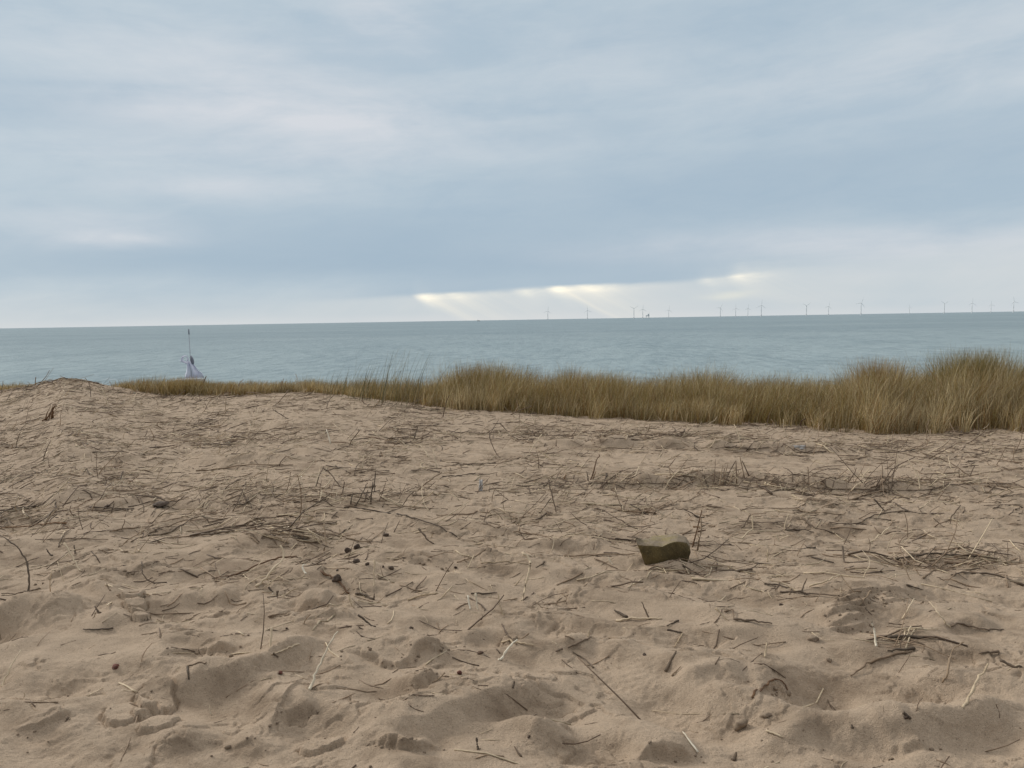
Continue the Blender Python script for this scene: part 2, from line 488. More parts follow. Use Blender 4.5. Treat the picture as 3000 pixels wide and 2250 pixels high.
# ------------------------------------------------------------------ marram grass
TOP = np.array([(-700,1112),(0,1114),(100,1118),(200,1120),(300,1118),(345,1108),(400,1098),(560,1098),(700,1110),(850,1105),(950,1094),(1100,1088),(1250,1082),
    (1310,1076),(1340,1062),(1400,1052),(1470,1053),(1520,1066),(1600,1078),(1700,1070),(1790,1069),(1840,1086),(1880,1091),(1930,1078),
    (2080,1066),(2130,1086),(2250,1086),(2400,1091),(2480,1078),(2530,1048),(2580,1043),(2620,1056),(2740,1060),(2790,1028),(2850,1023),
    (2920,1032),(2960,1056),(3050,1054),(3700,1050)], float)
_t = rays(TOP[:, 0], TOP[:, 1]); T_U = _t[:, 0]/_t[:, 1]; T_S = _t[:, 2]/_t[:, 1]
def grass_limit(x, y):
    return EYE + np.interp(x/y, T_U, T_S)*y

def blades(x, y, z, h, wid, tint, lean, az, bend, seg=5):
    """ribbons: n blades -> V, F, tint per vertex"""
    n = len(x); t = np.linspace(0, 1, seg+1)
    phi = RNG.uniform(0, np.pi, n)
    hx = np.cos(az); hy = np.sin(az)
    V = np.zeros((n, seg+1, 2, 3))
    for k, tk in enumerate(t):
        off = h*(lean*tk+bend*tk**2.4)
        zz = h*(tk-.35*(lean*tk+bend*tk**2.2)**2)
        cx = x+hx*off; cy = y+hy*off
        w = wid*(1-.88*tk**1.6)*.5
        for s, sg in ((0, -1), (1, 1)):
            V[:, k, s, 0] = cx+sg*w*np.cos(phi); V[:, k, s, 1] = cy+sg*w*np.sin(phi); V[:, k, s, 2] = z+zz
    base = (np.arange(n)*(seg+1)*2)[:, None]+np.arange(seg)[None, :]*2
    F = np.stack([base, base+1, base+3, base+2], -1).reshape(-1, 4)
    T = np.repeat(tint, (seg+1)*2, axis=0)
    return V.reshape(-1, 3), F, T
OCH = np.array((.45, .325, .125)); OLV = np.array((.215, .175, .058)); STRAW = np.array((.66, .53, .31)); RUST = np.array((.33, .20, .08))
def grass_tint(n, pale):
    r = RNG.random(n)[:, None]; q = RNG.random(n)[:, None]; p = np.asarray(pale)[:, None]
    c = OCH*(1-r)+OLV*r
    c = np.where(q < .20, RUST, c)
    c = np.where(q > 1-p, STRAW*(.6+.5*r), c)
    return c*(.75+.5*RNG.random((n, 1)))

def build_grass():
    NB = 105000
    u = RNG.uniform(-.80, .80, NB)
    ye = np.interp(u, E_U, E_Y)
    depth = np.interp(u, [-.8, -.3, -.2, 0, .3, .8], [3.5, 3.0, 3.6, 4.2, 5.5, 6.5])
    start = np.interp(u, [-.8, -.60, -.58, -.53, -.50, -.42, -.40, -.33, -.31, -.25, -.2, 0, .8], [.2, .0, 1.2, 1.2, -.1, -.45, -.5, -.25, -.1, -.05, .0, .0, .0])
    b = RNG.random(NB)**1.25*depth
    y = ye+start+b-.05; x = u*y
    # ragged front line and tussocks
    front = .30*perlin(x*1.1+4, y*0+1.5)+.15*perlin(x*3.1, y*0+8)
    dens = perlin(x*1.6, y*1.6)+.7*perlin(x*.7+9, y*.7)+.5*perlin(x*4, y*4)
    keep = (b > front*.8+.10) & (dens > -.50+.40*(b < .5)) 
    x, y, b, dens, u = x[keep], y[keep], b[keep], dens[keep], u[keep]
    z = height(x, y, False)
    lim = grass_limit(x, y)-z
    n = len(x)
    cap = np.interp(u, [-.6, -.3, -.15, .0, .35, .6], [.5, .55, .85, 1.1, 1.25, 1.45])
    hmax = np.minimum(lim, cap)
    lw = sstep(-.2, -.3, u)*.4; front_short = .40+lw+(.60-lw)*sstep(.0, 1.5, b)*(.8+.35*np.clip(dens, -.6, .8))
    h = hmax*front_short*(.60+.42*RNG.random(n)**.7)*(1+.12*np.clip(dens, -1, 1)+.20*perlin(x*2.4+3, y*2.4))
    ok = h > .10
    x, y, z, h, b, u, dens = [a[ok] for a in (x, y, z, h, b, u, dens)]
    n = len(x)
    pale = np.clip(.20+.25*sstep(.8, 0, b)+.30*sstep(.30, .55, u)*sstep(2.2, .8, b)-.15*sstep(2.0, 3.5, b)+.12*dens, .03, .7)
    az = RNG.normal(.25, 1.5, n)
    lean = np.abs(RNG.normal(.14, .14, n)); bend = np.abs(RNG.normal(.20, .22, n))
    wid = RNG.uniform(.0045, .0105, n)
    tint = grass_tint(n, pale)*(1+.55*perlin(x*1.9+13, y*1.9)+.35*perlin(x*5, y*5+3))[:, None]
    stem = RNG.random(n) < .018                                   # stiff bleached stems among the leaves
    tint[stem] = STRAW*(.8+.4*RNG.random((stem.sum(), 1))); wid = np.where(stem, .010, wid); bend = np.where(stem, .02, bend)
    lean = np.where(stem, np.abs(RNG.normal(.25, .25, n)), lean); h = np.where(stem, h*RNG.uniform(.6, 1.12, n), h)
    V, F, T = blades(x, y, z-.03, h*1.06, wid, tint, lean, az, bend)
    o = np_mesh('dune_grass', V, F, M_GRASS, T)
    tag(o, 'continuous belt of ochre dune grass along the crest between sand and sea', 'grass', kind='stuff')

def tuft(label, name, px, py, n, h0, h1, spread, pale, lean0, tone=None, wid=(.005, .008), az0=.2, azs=1.0, extra=0.0, group=None, fn=None):
    g = px2ground([px], [py], macro)[0]
    g = np.array([g[0]*(1+extra/g[1]), g[1]+extra])
    r = RNG.normal(0, spread, (n, 2))
    x = g[0]+r[:, 0]; y = g[1]+r[:, 1]*.6; z = height(x, y, False)-.02
    h = RNG.uniform(h0, h1, n)
    tint = grass_tint(n, np.full(n, pale))
    if tone is not None: tint = np.array(tone)*(.7+.6*RNG.random((n, 1)))
    c = Vector((g[0], g[1], Hs(*g)))
    az = RNG.normal(az0, azs, n)
    V, F, T = blades(x-c.x, y-c.y, z-c.z, h, RNG.uniform(wid[0], wid[1], n), tint, np.abs(RNG.normal(lean0, .1, n)), az, np.abs(RNG.normal(.12, .1, n)))
    o = np_mesh(name, V, F, M_GRASS, T); o.location = c
    return tag(o, label, 'grass tuft', group)
build_grass()
DK = (.185, .165, .085)
TG = 'grass tufts standing out from the belt'
tuft('tall dark green blades rising highest above the low grass left of centre', 'grass_tuft', 1160, 1186, 48, .60, 1.02, .24, .1, .16, DK, (.006, .010), az0=.1, azs=.5, group=TG)
tuft('sparse dark leaning blades at the left end of the tall grass', 'grass_tuft', 985, 1158, 20, .32, .58, .16, .1, .2, DK, (.006, .009), az0=.1, azs=.5, group=TG)
tuft('dark leaning blades left of the tallest dark tuft', 'grass_tuft', 1070, 1172, 34, .45, .80, .16, .1, .2, DK, (.006, .009), az0=.1, azs=.5, group=TG)
tuft('rounded russet tussock with seed heads left of the belt middle', 'grass_tuft', 1410, 1200, 900, .76, .93, .36, .15, .10, None, extra=2.0, azs=2, group=TG)
tuft('bright bleached stems standing in front of the round russet tussock', 'grass_tuft', 1350, 1204, 60, .40, .66, .24, 1.0, .14, (.62, .50, .29), extra=.1, azs=1.6, group=TG)
tuft('narrow rust brown tussock peaking left of the tallest mound', 'grass_tuft', 2560, 1268, 700, .90, 1.12, .20, .05, .08, (.36, .235, .09), extra=2.2, azs=2, group=TG)
tuft('large olive green tussock forming the highest mound at the right', 'grass_tuft', 2850, 1270, 1500, 1.0, 1.24, .34, .05, .10, (.27, .21, .075), extra=2.6, azs=2, group=TG)
tuft('low ochre tussock on the crest in front of the distant mast', 'grass_tuft', 545, 1150, 460, .18, .33, .17, .1, .14, (.36, .26, .10), azs=2, group=TG)
tuft('broad ochre tussock right of the belt middle beside a dip', 'grass_tuft', 1740, 1226, 900, .55, .74, .34, .15, .1, None, extra=1.8, azs=2, group=TG)

# ------------------------------------------------------------------ stalks traced on the sand
CROP = {'A': (0, 1080, 2.212), 'B': (1000, 1200, 2.212), 'C': (2000, 1200, 2.212), 'D': (0, 1500, 2.212), 'E': (0, 1850, 2.212),
        'F': (1000, 1600, 2.212), 'G': (2000, 1600, 2.212), 'H': (550, 1500, 3.687)}
# crop, tone, thickness, points
TR = """
A brown 1.2 1270,665 1400,655 1600,638 1900,628
A pale 1.1 340,830 400,770 460,705
A pale 1.0 1020,755 1090,690 1150,600
A brown 1.0 35,515 170,515 300,490
A dark 1.0 575,908 800,912 870,910
A brown 1.0 720,770 830,795 980,770
A brown .9 985,825 1080,805 1190,795
A dark .8 600,545 780,545 940,560
A brown .8 480,470 560,455 700,455 790,490
A brown .9 925,345 1000,352 1100,348
A pale .9 1250,375 1420,375 1480,320
A brown .9 1350,190 1420,185 1500,172
A brown .9 1310,290 1370,190
A brown 1.0 1770,245 1830,190 1870,140
A brown 1.0 1900,195 2020,160
A dark .9 1770,265 1870,325
A pale .9 1960,120 2020,80
A brown .9 2010,100 2070,30
A dark .9 530,685 560,650 580,690
A dark .8 670,760 720,700 820,690
A dark 1.0 2095,645 2150,690 2210,770
A dark 1.0 1430,880 1580,885 1610,840
A brown 1.0 0,815 120,825 190,865
A brown .9 0,150 110,140 250,100 400,60
A dark 1.1 390,55 450,70 520,75 640,95
A dark .8 550,60 580,105 590,190
A pale .9 340,255 420,235 490,220
A brown .9 530,215 600,210 640,205
A brown .9 1090,330 1200,325
A pale .9 1500,585 1560,560 1640,545
A dark .9 1320,500 1400,490 1500,505
A brown .9 1700,770 1800,770 1870,735
A dark 1.2 80,912 160,905 250,900
A brown .8 1530,420 1700,410 1870,355
A brown .8 1840,390 1870,330
A brown .8 250,120 330,130
A brown .8 1380,140 1460,120 1560,90
A brown .9 1600,155 1680,160 1760,190
B dark 1.1 20,640 60,635 250,670 460,710 600,760 750,830
B brown 1.3 470,530 560,470 650,405
B pale 1.0 430,640 520,585 600,530
B dark 1.0 85,625 130,560 170,475
B dark 1.0 5,550 20,470
B dark .9 180,570 215,480
B dark .9 215,530 220,400
B brown 1.0 615,690 720,685 830,680 880,660
B brown .8 880,660 960,670 1000,655 1140,710
B dark .9 1280,670 1360,575
B dark 1.0 1340,450 1370,570 1395,670
B dark 1.7 1260,715 1330,670
B brown .9 1115,795 1200,810 1300,820 1360,850
B dark .9 1690,655 1800,710 1920,775
B pale .7 1400,840 1480,790 1520,780
B dark 1.1 465,200 495,110
B pale .9 300,245 400,235 490,225 530,250 570,310
B dark .9 960,150 975,230 1030,315
B dark 1.0 1030,90 1080,140
B brown .8 1090,130 1240,100 1260,60
B pale 1.0 1150,325 1210,290 1250,230 1300,160
B pale .9 1270,255 1340,310 1390,350 1560,420
B dark 1.0 670,370 800,360 1000,350
B dark .9 655,440 760,430 870,415
B dark 1.0 450,405 560,400 640,410
B red 1.3 1615,455 1640,380 1670,290
B brown .8 1340,110 1450,115 1560,160
B pale .9 1880,490 1905,430 1930,370
B dark .7 2110,365 2170,420
B brown .8 2120,325 2190,290
B dark .9 1600,485 1700,480 1900,485 2210,480
B dark 1.2 1775,840 1860,850 1910,870
B dark 1.3 500,770 550,830 600,870
B dark 1.0 1870,615 1920,640 1990,680
B dark .8 1760,630 1830,625
B brown .8 0,430 100,400 220,390
B dark 1.3 690,140 760,160 820,150
B brown .9 1100,180 1170,210 1230,160
B dark 1.0 1080,160 1140,190 1210,200
B brown .8 270,580 350,560 450,545
B dark .9 380,640 430,570 470,530
C dark .9 400,465 560,465 700,490 850,515 1000,520 1250,520
C dark .9 1250,520 1500,525 1650,515 1880,480
C dark .9 700,545 850,560
C brown 1.4 1100,590 1180,560 1320,535
C brown .9 370,650 560,640 740,640 850,575
C brown .9 740,640 800,670 1050,685
C dark 1.2 1240,580 1320,660
C dark .9 1365,605 1450,655 1560,675 1720,680
C dark 1.1 1060,745 1150,740 1240,695 1460,660
C dark .9 1240,710 1350,720
C pale 1.1 1440,290 1490,370 1520,420 1540,520
C brown .8 1490,380 1580,420
C brown .9 1540,275 1730,345 1870,430
C pale .9 1720,305 1750,385 1870,430
C brown .9 1870,430 2050,400 2200,385
C brown .9 1310,385 1390,330
C pale .8 1200,410 1290,400
C brown 1.1 1000,335 1100,335 1190,320
C pale 1.1 1200,870 1270,820 1340,765
C dark 1.1 770,710 860,770 960,800 1020,820 1080,875
C dark .9 670,785 760,785 850,800
C dark 1.0 380,770 440,680
C pale 1.0 455,780 450,690
C dark 1.1 0,640 140,705
C brown .9 140,695 240,640
C dark .9 1730,745 1740,700 1800,620
C dark .7 1620,700 1700,760
C pale 1.2 1980,570 2100,520 2180,500
C dark 1.1 2010,480 2060,500 2110,510
C dark 1.0 2060,570 2200,555
C brown .8 1310,190 1360,240
C brown .9 1410,245 1460,190
C brown .9 1520,245 1620,170
C pale 1.1 830,70 880,120
C brown .6 810,370 820,500
C dark 1.8 1820,160 1900,160 1960,185
C brown .8 1640,170 1740,140 1850,130
C dark .9 600,270 680,300 850,315
C dark 1.1 270,250 440,260 560,250
C dark 1.0 720,255 800,280 930,275
C brown 1.0 290,205 420,195 560,190
C dark .9 1280,285 1380,290 1500,265
C brown .9 1920,345 2000,325 2200,350
C dark .9 2010,645 2120,625 2200,640
D dark 1.0 0,150 90,210 160,290 185,380 185,520
D dark 1.0 10,535 100,535 190,520 260,505
D brown 1.0 330,180 500,178 700,185
D red 1.1 0,115 200,95 340,80 430,80
D red .9 400,80 480,110
D dark .9 380,230 410,160 460,115
D pale 1.1 415,200 470,290 530,395
D brown 1.0 710,130 830,110 960,98 1100,60 1300,25
D brown 1.1 850,200 960,150 1050,105 1250,60 1430,10
D dark 1.4 960,155 1090,140 1250,60
D brown 1.0 770,225 830,180 930,120
D brown 1.0 640,255 720,265 830,262
D dark 1.5 1305,158 1450,138 1560,122 1660,108
D brown 1.0 1580,140 1680,200
D brown 1.6 1700,155 1800,150 1900,155 2000,175
D pale 1.3 1720,160 1800,185 1870,210
D pale 1.2 1990,110 2040,160 2070,200
D brown 1.0 2090,260 2110,200 2100,70
D brown 1.3 1760,90 1900,115 2050,130
D dark 1.3 1900,160 2060,210
D pale 1.8 1815,215 1840,290 1760,380 1660,490
D red 1.3 1400,435 1500,420 1600,380 1750,325 1920,295
D white 1.2 1990,340 1960,350 1985,410
D dark .9 920,320 925,390 975,450 1080,460
D dark .9 820,400 900,390
D brown .8 690,460 715,510
D dark 1.1 540,770 640,770 735,762
D dark 1.1 615,610 650,655
D brown .9 600,690 620,650
D brown 1.0 1745,685 1860,670 1870,640
D dark 1.1 480,215 490,280
D dark 1.0 300,240 340,285
H red 1.5 1440,670 1550,720 1650,790 1740,890
H pale 1.2 1740,890 1760,970 1800,1040
H dark 1.2 1840,1110 1930,1180 2030,1255
H dark 1.5 1810,900 1900,905 2010,955
H dark 1.2 2010,955 2015,880
H brown .8 1800,920 2000,980
H pale 1.1 1640,180 1655,290
H brown 1.1 1670,250 1730,290 1950,330 2130,200
H pale 1.0 2015,520 2010,820
H pale 1.2 910,1250 885,1470
H brown 1.0 870,1140 960,1130 1070,1115
H dark 1.1 875,810 930,880
H pale 1.0 1030,900 1120,850 1200,820
H dark 1.3 960,930 970,850
H brown 1.2 1090,350 990,300 840,255
H dark 1.3 800,300 830,270 950,270
H pale 1.0 1290,180 1370,250 1440,350
H brown .9 620,235 690,280 760,350
H brown 1.0 1180,310 1290,330 1420,350
E white 1.5 2190,0 2130,90 2060,240 2005,380
E pale 1.1 10,360 60,250 135,120
E pale 1.0 1760,155 1850,120 1940,95
E dark 1.1 1770,150 1805,185
E dark 1.1 1215,235 1225,320
E brown .9 1215,230 1340,215
F pale 1.7 1175,40 1215,80 1225,130 1195,250 1165,360
F brown 1.3 1440,70 1600,65 1900,60
F white 1.0 1730,70 1760,120
F brown .9 1640,90 1790,150
F pale 1.2 430,355 520,330 620,310
F pale 1.1 620,350 720,260
F white 1.2 820,320 835,410
F white 1.2 870,305 885,415
F pale 1.1 1015,310 1030,390 1055,450
F brown .9 740,415 830,375
F brown .9 1050,360 1140,345
F dark 1.1 840,315 1010,308
F brown .9 1310,385 1460,350 1430,310
F brown .9 1265,365 1340,420
F white 1.5 1020,740 1090,650 1140,605
F brown 1.0 1140,605 1215,565
F pale 1.2 1040,635 1170,638 1250,650
F dark 1.3 1470,670 1550,630 1620,605
F pale 1.0 1600,590 1605,550
F dark 1.6 1390,700 1430,680
F brown .9 1450,580 1510,610
F dark 1.0 1500,690 1570,740 1635,810
F brown 1.0 590,880 670,820
F dark 1.2 1110,935 1120,875
F dark 1.1 875,1240 888,1320
F dark 1.7 1770,425 1850,470
F pale 1.5 1780,487 1900,480 2080,475
F dark 1.1 1945,360 2005,475
F dark 1.2 2110,525 2185,490
F dark 1.1 2110,545 2210,565
F dark 1.4 2100,820 2170,690
F pale 1.0 2210,570 2160,660
F brown .9 2140,850 2200,790
F dark .9 1260,140 1320,100
F pale .9 1120,255 1185,180
F brown 1.0 750,110 860,75 960,25
F pale .8 905,120 1050,105 1210,120
G dark 1.1 1035,0 1065,110 1200,95
G pale 1.0 550,100 552,20
G dark 1.1 530,250 620,265 700,280
G pale 1.3 570,220 680,255 760,300
G dark 1.1 760,300 805,210
G dark 1.2 630,305 760,305 900,325 1015,325
G pale 1.3 820,270 920,240 1020,190
G brown 1.0 1020,190 1100,285 1160,305
G pale 1.1 215,400 300,480
G dark 1.4 330,485 450,495 580,510
G brown .9 270,430 325,425 330,485
G brown .8 1150,370 1220,285
G dark 1.0 1450,255 1560,300
G pale 1.0 1420,470 1460,410 1500,340
G pale 1.1 1600,360 1670,450 1735,530
G dark 1.1 1740,525 1830,520 1960,550 2080,545
G white 1.3 1225,485 1245,560 1255,650
G pale 1.1 1440,590 1480,520
G brown 1.3 1090,850 1200,775 1300,735 1480,690
G dark 2.0 1330,610 1450,595 1560,605
G dark 1.5 1330,685 1500,670
G pale 1.5 1810,1050 1880,920 1980,760
G brown 1.0 1680,880 1720,800 1745,680 1825,620
G brown 1.1 1060,155 1150,148 1260,148
G dark .9 745,25 860,20
G dark 1.1 830,75 980,115
G dark 1.5 1380,95 1550,70 1700,65 1900,75 2050,95
G brown 1.1 1560,215 1700,120 1850,80
G dark 1.4 1740,200 1850,180 2010,195 2210,260
G brown .8 1420,90 1480,220
G brown .8 1490,110 1540,190
G red 1.1 450,990 540,920 610,880 660,905 690,960
G pale 1.2 540,1210 650,1245
G white 1.1 0,1220 100,1350
G pale 1.0 530,720 545,615
G dark 1.7 2060,740 2200,790
G dark 1.3 1920,720 2050,695
G dark 1.3 180,170 230,168 450,165
G dark 1.1 0,130 100,190
G dark 1.8 325,1385 350,1335
G dark 1.5 1430,1095 1480,1130
G dark 1.1 1095,1165 1100,1192
"""
def sample_path3d(pix, lift):
    """pixel polyline -> points on / leaning out of the sand"""
    g = px2ground([p[0] for p in pix], [p[1] for p in pix], HSM)
    d = rays([p[0] for p in pix], [p[1] for p in pix])
    root = int(np.argmax([p[1] for p in pix])) if abs(pix[0][1]-pix[-1][1]) > 6 else 0
    across = sum(math.hypot(pix[i+1][0]-pix[i][0], pix[i+1][1]-pix[i][1]) for i in range(len(pix)-1))*math.hypot(*g[root])/FPX
    dy = g[:, 1].max()-g[:, 1].min()
    k = 1.0 if dy < 1.25*across else max(.12, .55*across/dy)
    out = []
    for i in range(len(pix)):
        y = g[root][1]+k*(g[i][1]-g[root][1])
        t = y/d[i][1]
        out.append((d[i][0]*t, y, EYE+d[i][2]*t))
    return np.array(out), k, root
def HSM(x, y): return height(x, y, False)

def where(px, py):
    """a place one can find in the photo"""
    if 1600 < px < 1870 and 1540 < py < 1700: return 'just left of the olive stone'
    if 2020 <= px < 2260 and 1480 < py < 1720: return 'just right of the olive stone'
    if 1700 < px < 2200 and 1440 < py < 1565: return 'behind the olive stone'
    if 1600 < px < 2300 and 1655 <= py < 1880: return 'in front of the olive stone'
    if 680 < px < 1010 and 1500 < py < 1640: return 'in the straw heap'
    if px < 420 and py < 1260: return 'on the sand mound at far left'
    if py < 1260 and px < 1300: return 'on the crest at left'
    if py < 1330 and px > 1900: return 'below the tall right grass'
    if py < 1330: return 'below the middle grass'
    if 1330 <= py < 1500 and px > 1900: return 'along the right straw line'
    if 1330 <= py < 1500 and px < 700: return 'in the litter at middle left'
    if 1330 <= py < 1500 and px < 1300: return 'in the litter left of centre'
    if py < 1500: return 'on the sand at centre'
    if px > 2550 and py < 1780: return 'beside the dark straw mat at right'
    if px > 2300 and py < 1950: return 'around the boot tread at right'
    if px > 2300: return 'in the lower right foreground'
    if px < 500 and py < 1800: return 'on sand at the left edge'
    if px < 700: return 'in the lower left foreground'
    if px < 1150 and py < 1850: return 'near the dark pebbles'
    if px < 1150: return 'in the lower left centre'
    if py < 1780: return 'left of the olive stone'
    return 'in the lower centre'

pending = []       # (object, features) -> labelled together, so that no label fits two
def stalk_obj(pts3, rad, tone, pix, kinds):
    n = max(6, 4*len(pts3)); P = smooth_path(pts3, n)
    L = np.linalg.norm(np.diff(P, axis=0), axis=1).sum()
    r0 = random.Random(len(pending)*13+5)
    P[1:-1] += np.array([[r0.gauss(0, .003) for _ in range(3)] for _ in range(n-2)])*min(1, L/.3)
    gz = height(P[:, 0], P[:, 1])
    P[:, 2] = np.maximum(P[:, 2], gz+rad*.35)
    rr = [rad*(1.0-.45*i/(n-1))*(1+.12*r0.gauss(0, 1)) for i in range(n)]
    if r0.random() < .5: rr = rr[::-1]
    for _ in range(2):                                   # nodes of the reed
        j = r0.randrange(1, n-1); rr[j] *= 1.15
    c = Vector(P[0]); V, F = tube([Vector(p)-c for p in P], rr, 6, .8)
    o = mesh_obj('dry_stalk', V, F, STALK[tone], loc=c)
    ends = np.linalg.norm(P[-1]-P[0]); bent = ends < .955*L
    pending.append((o, dict(tone=tone, L=L, bent=bent, up=kinds, px=np.mean([p[0] for p in pix]), py=np.mean([p[1] for p in pix]))))
    return o
for line in TR.strip().split('\n'):
    t = line.split(); ox, oy, s = CROP[t[0]]
    pix = [tuple(float(v) for v in q.split(',')) for q in t[3:]]
    pix = [(ox+a/s, oy+b/s) for a, b in pix]
    pts, k, root = sample_path3d(pix, 0)
    dist = math.hypot(pts[0][0], pts[0][1])
    rad = float(t[2])*(.0034+.00046*dist)*(.92 if t[1] in ('pale', 'white') else 1.0)
    for i in range(len(pts)):
        if k == 1.0: pts[i][2] = Hs(pts[i][0], pts[i][1])+rad*(.8+.8*random.random())
    if k < 1.0: pts[root][2] -= .012
    stalk_obj(pts, rad, t[1], pix, k < 1.0)

def proj(x, y, z):
    d = ROTN.T @ np.array([x, y, z-EYE])
    return 1500+FPX*d[0]/-d[2], 1125-FPX*d[1]/-d[2]

# ------------------------------------------------------------------ fine litter: thousands of broken bits
def litter_density(px, py):
    d = np.interp(py, [1100, 1150, 1300, 1480, 1560, 1700, 1850, 2250], [.9, 1.0, 1.0, 1.05, .85, .42, .17, .06])
    left = np.interp(px, [0, 900, 1500, 3000], [1.15, 1.0, .72, .78]); d = d*left
    # clean drifts
    def blob(cx, cy, rx, ry): return np.exp(-(((px-cx)/rx)**2+((py-cy)/ry)**2))
    for a in ((1450, 1320, 170, 22), (1880, 1350, 190, 36), (2300, 1375, 260, 30), (2600, 1380, 160, 24), (150, 1600, 160, 40), (700, 1620, 130, 30), (1250, 1600, 120, 30),
              (2150, 1500, 100, 20)):
        d = d*(1-.93*blob(*a))
    for a in ((2450, 1315, 500, 14, 1.6), (1900, 1285, 300, 16, 1.4), (2500, 1430, 500, 16, 1.8), (1950, 1420, 300, 12, 1.2), (560, 1300, 160, 24, 1.2), (950, 1465, 260, 22, 1.0),
              (830, 1555, 90, 22, 1.5), (2800, 1640, 220, 18, 1.4), (60, 1510, 120, 20, 1.3), (1550, 1270, 220, 20, .9), (2640, 1860, 60, 16, .9), (300, 1150, 300, 40, .6), (1920, 1480, 120, 20, .8),
              (1960, 1665, 130, 12, 1.2), (1900, 1505, 90, 14, 1.0)):
        d = d+a[4]*blob(*a[:4])
    return d
HEAPS = [(850,1565,100,25,90,.07), (700,1545,90,14,30,.03), (60,1515,90,18,70,.04), (1930,1285,100,12,60,.05), (1520,1275,90,22,90,.06), (2720,1645,190,16,110,.05),
         (2640,1880,55,14,30,.03), (560,1300,120,22,80,.04), (2600,1432,380,10,140,.04), (2050,1420,200,8,60,.03), (940,1470,170,16,90,.05), (1955,1676,100,6,26,.01), (2080,1650,60,10,35,.03),
         (1900,1490,70,10,30,.04), (180,1116,80,8,70,.06), (800,1156,100,14,50,.07), (2850,1278,100,8,50,.06), (480,1475,60,6,15,.02), (1150,1290,140,18,60,.04),
         (2400,1312,420,12,120,.04), (300,1400,200,16,60,.03), (1400,1200,500,6,80,.05), (2200,1245,500,6,80,.05), (2600,1700,160,14,30,.03)]
def build_litter():
    N = 96000
    u = RNG.uniform(-.78, .78, N); y = 2.2+RNG.random(N)**.8*12.6; x = u*(y+.6)
    ye, _, _ = edge_yz(x, y)
    z = macro(x, y)
    D = np.stack([x, y, z-EYE], 1) @ ROTN
    px = 1500+FPX*D[:, 0]/-D[:, 2]; py = 1125-FPX*D[:, 1]/-D[:, 2]
    dens = litter_density(px, py)*(.35+1.1*sstep(-.3, .45, perlin(x*1.1+31, y*.8)+.6*perlin(x*3.3, y*2.2+7)))
    keep = (y < ye+.35) & (RNG.random(N) < dens*.50)
    x, y = x[keep], y[keep]; n0 = len(x)
    L = np.exp(RNG.normal(np.log(.085), .62, n0)); L = np.clip(L, .02, .40)
    lift = np.zeros(n0)
    for hx, hy, rx, ry, cnt, hm in HEAPS:
        cnt = int(cnt*.5); rx *= 1.25; ry *= 1.4; hm *= .7                       # tangles where the wind has raked the straw together
        hp = px2ground(hx+RNG.normal(0, rx*.6, cnt), hy+RNG.normal(0, ry*.6, cnt), macro)
        x = np.concatenate([x, hp[:, 0]]); y = np.concatenate([y, hp[:, 1]])
        L = np.concatenate([L, RNG.uniform(.10, .42, cnt)]); lift = np.concatenate([lift, hm*RNG.random(cnt)**1.6])
    n = len(x)
    ang = RNG.normal(.08, .75, n); ang = np.where(RNG.random(n) < .25, RNG.uniform(0, np.pi, n), ang)
    tilt = np.where(RNG.random(n) < .16, np.abs(RNG.normal(0, .55, n)), 0.0)
    rad = RNG.uniform(.0023, .0062, n)*(.60+.07*y)*(1+1.2*(RNG.random(n) < .06))
    rad = np.minimum(rad, L*.032); bend = RNG.normal(0, .13, n)
    S = 4; K = 4
    ts = np.linspace(-.5, .5, S)
    C = np.zeros((n, S, 3))
    for i, t in enumerate(ts):
        off = bend*L*(t*t*4-.5)*.5
        cx = x+L*t*np.cos(ang)*np.cos(tilt)-off*np.sin(ang); cy = y+L*t*np.sin(ang)*np.cos(tilt)+off*np.cos(ang)
        C[:, i, 0] = cx; C[:, i, 1] = cy
        C[:, i, 2] = height(cx, cy)+rad*RNG.uniform(-.5, 1.1, n)+lift+np.maximum(0, (t+.5)*L*np.sin(tilt))-.004*(tilt > 0)*(i == 0)
    # stiff bits: straight in height, resting on the highest support
    V = np.zeros((n, S, K, 3))
    sx = -np.sin(ang); sy = np.cos(ang)
    for i in range(S):
        r = rad*(1-.25*i/(S-1))
        for k in range(K):
            a = 2*np.pi*(k+.5)/K
            V[:, i, k, 0] = C[:, i, 0]+sx*r*np.cos(a); V[:, i, k, 1] = C[:, i, 1]+sy*r*np.cos(a); V[:, i, k, 2] = C[:, i, 2]+r*np.sin(a)*.8
    b = (np.arange(n)*S*K)[:, None, None]; i = np.arange(S-1)[None, :, None]*K; k = np.arange(K)[None, None, :]; k1 = (k+1) % K
    F = np.stack([b+i+k, b+i+k1, b+i+K+k1, b+i+K+k], -1).reshape(-1, 4)
    caps = np.stack([(b[:, 0, 0][:, None]+np.array([3, 2, 1, 0])), (b[:, 0, 0][:, None]+(S-1)*K+np.array([0, 1, 2, 3]))], 1).reshape(-1, 4)
    F = np.concatenate([F, caps])
    q = RNG.random(n)[:, None]
    tint = np.where(q < .36, np.array((.145, .099, .067)), np.where(q < .68, np.array((.30, .212, .142)), np.array((.56, .45, .31))))
    tint = tint*(.7+.6*RNG.random((n, 1)))
    T = np.repeat(tint, S*K, axis=0)
    o = np_mesh('straw_litter', V.reshape(-1, 3), F, M_LITTER, T)
    tag(o, 'small broken bits of dry reed and straw strewn over the sand', 'litter', kind='stuff')
    print('litter pieces', n)
build_litter()

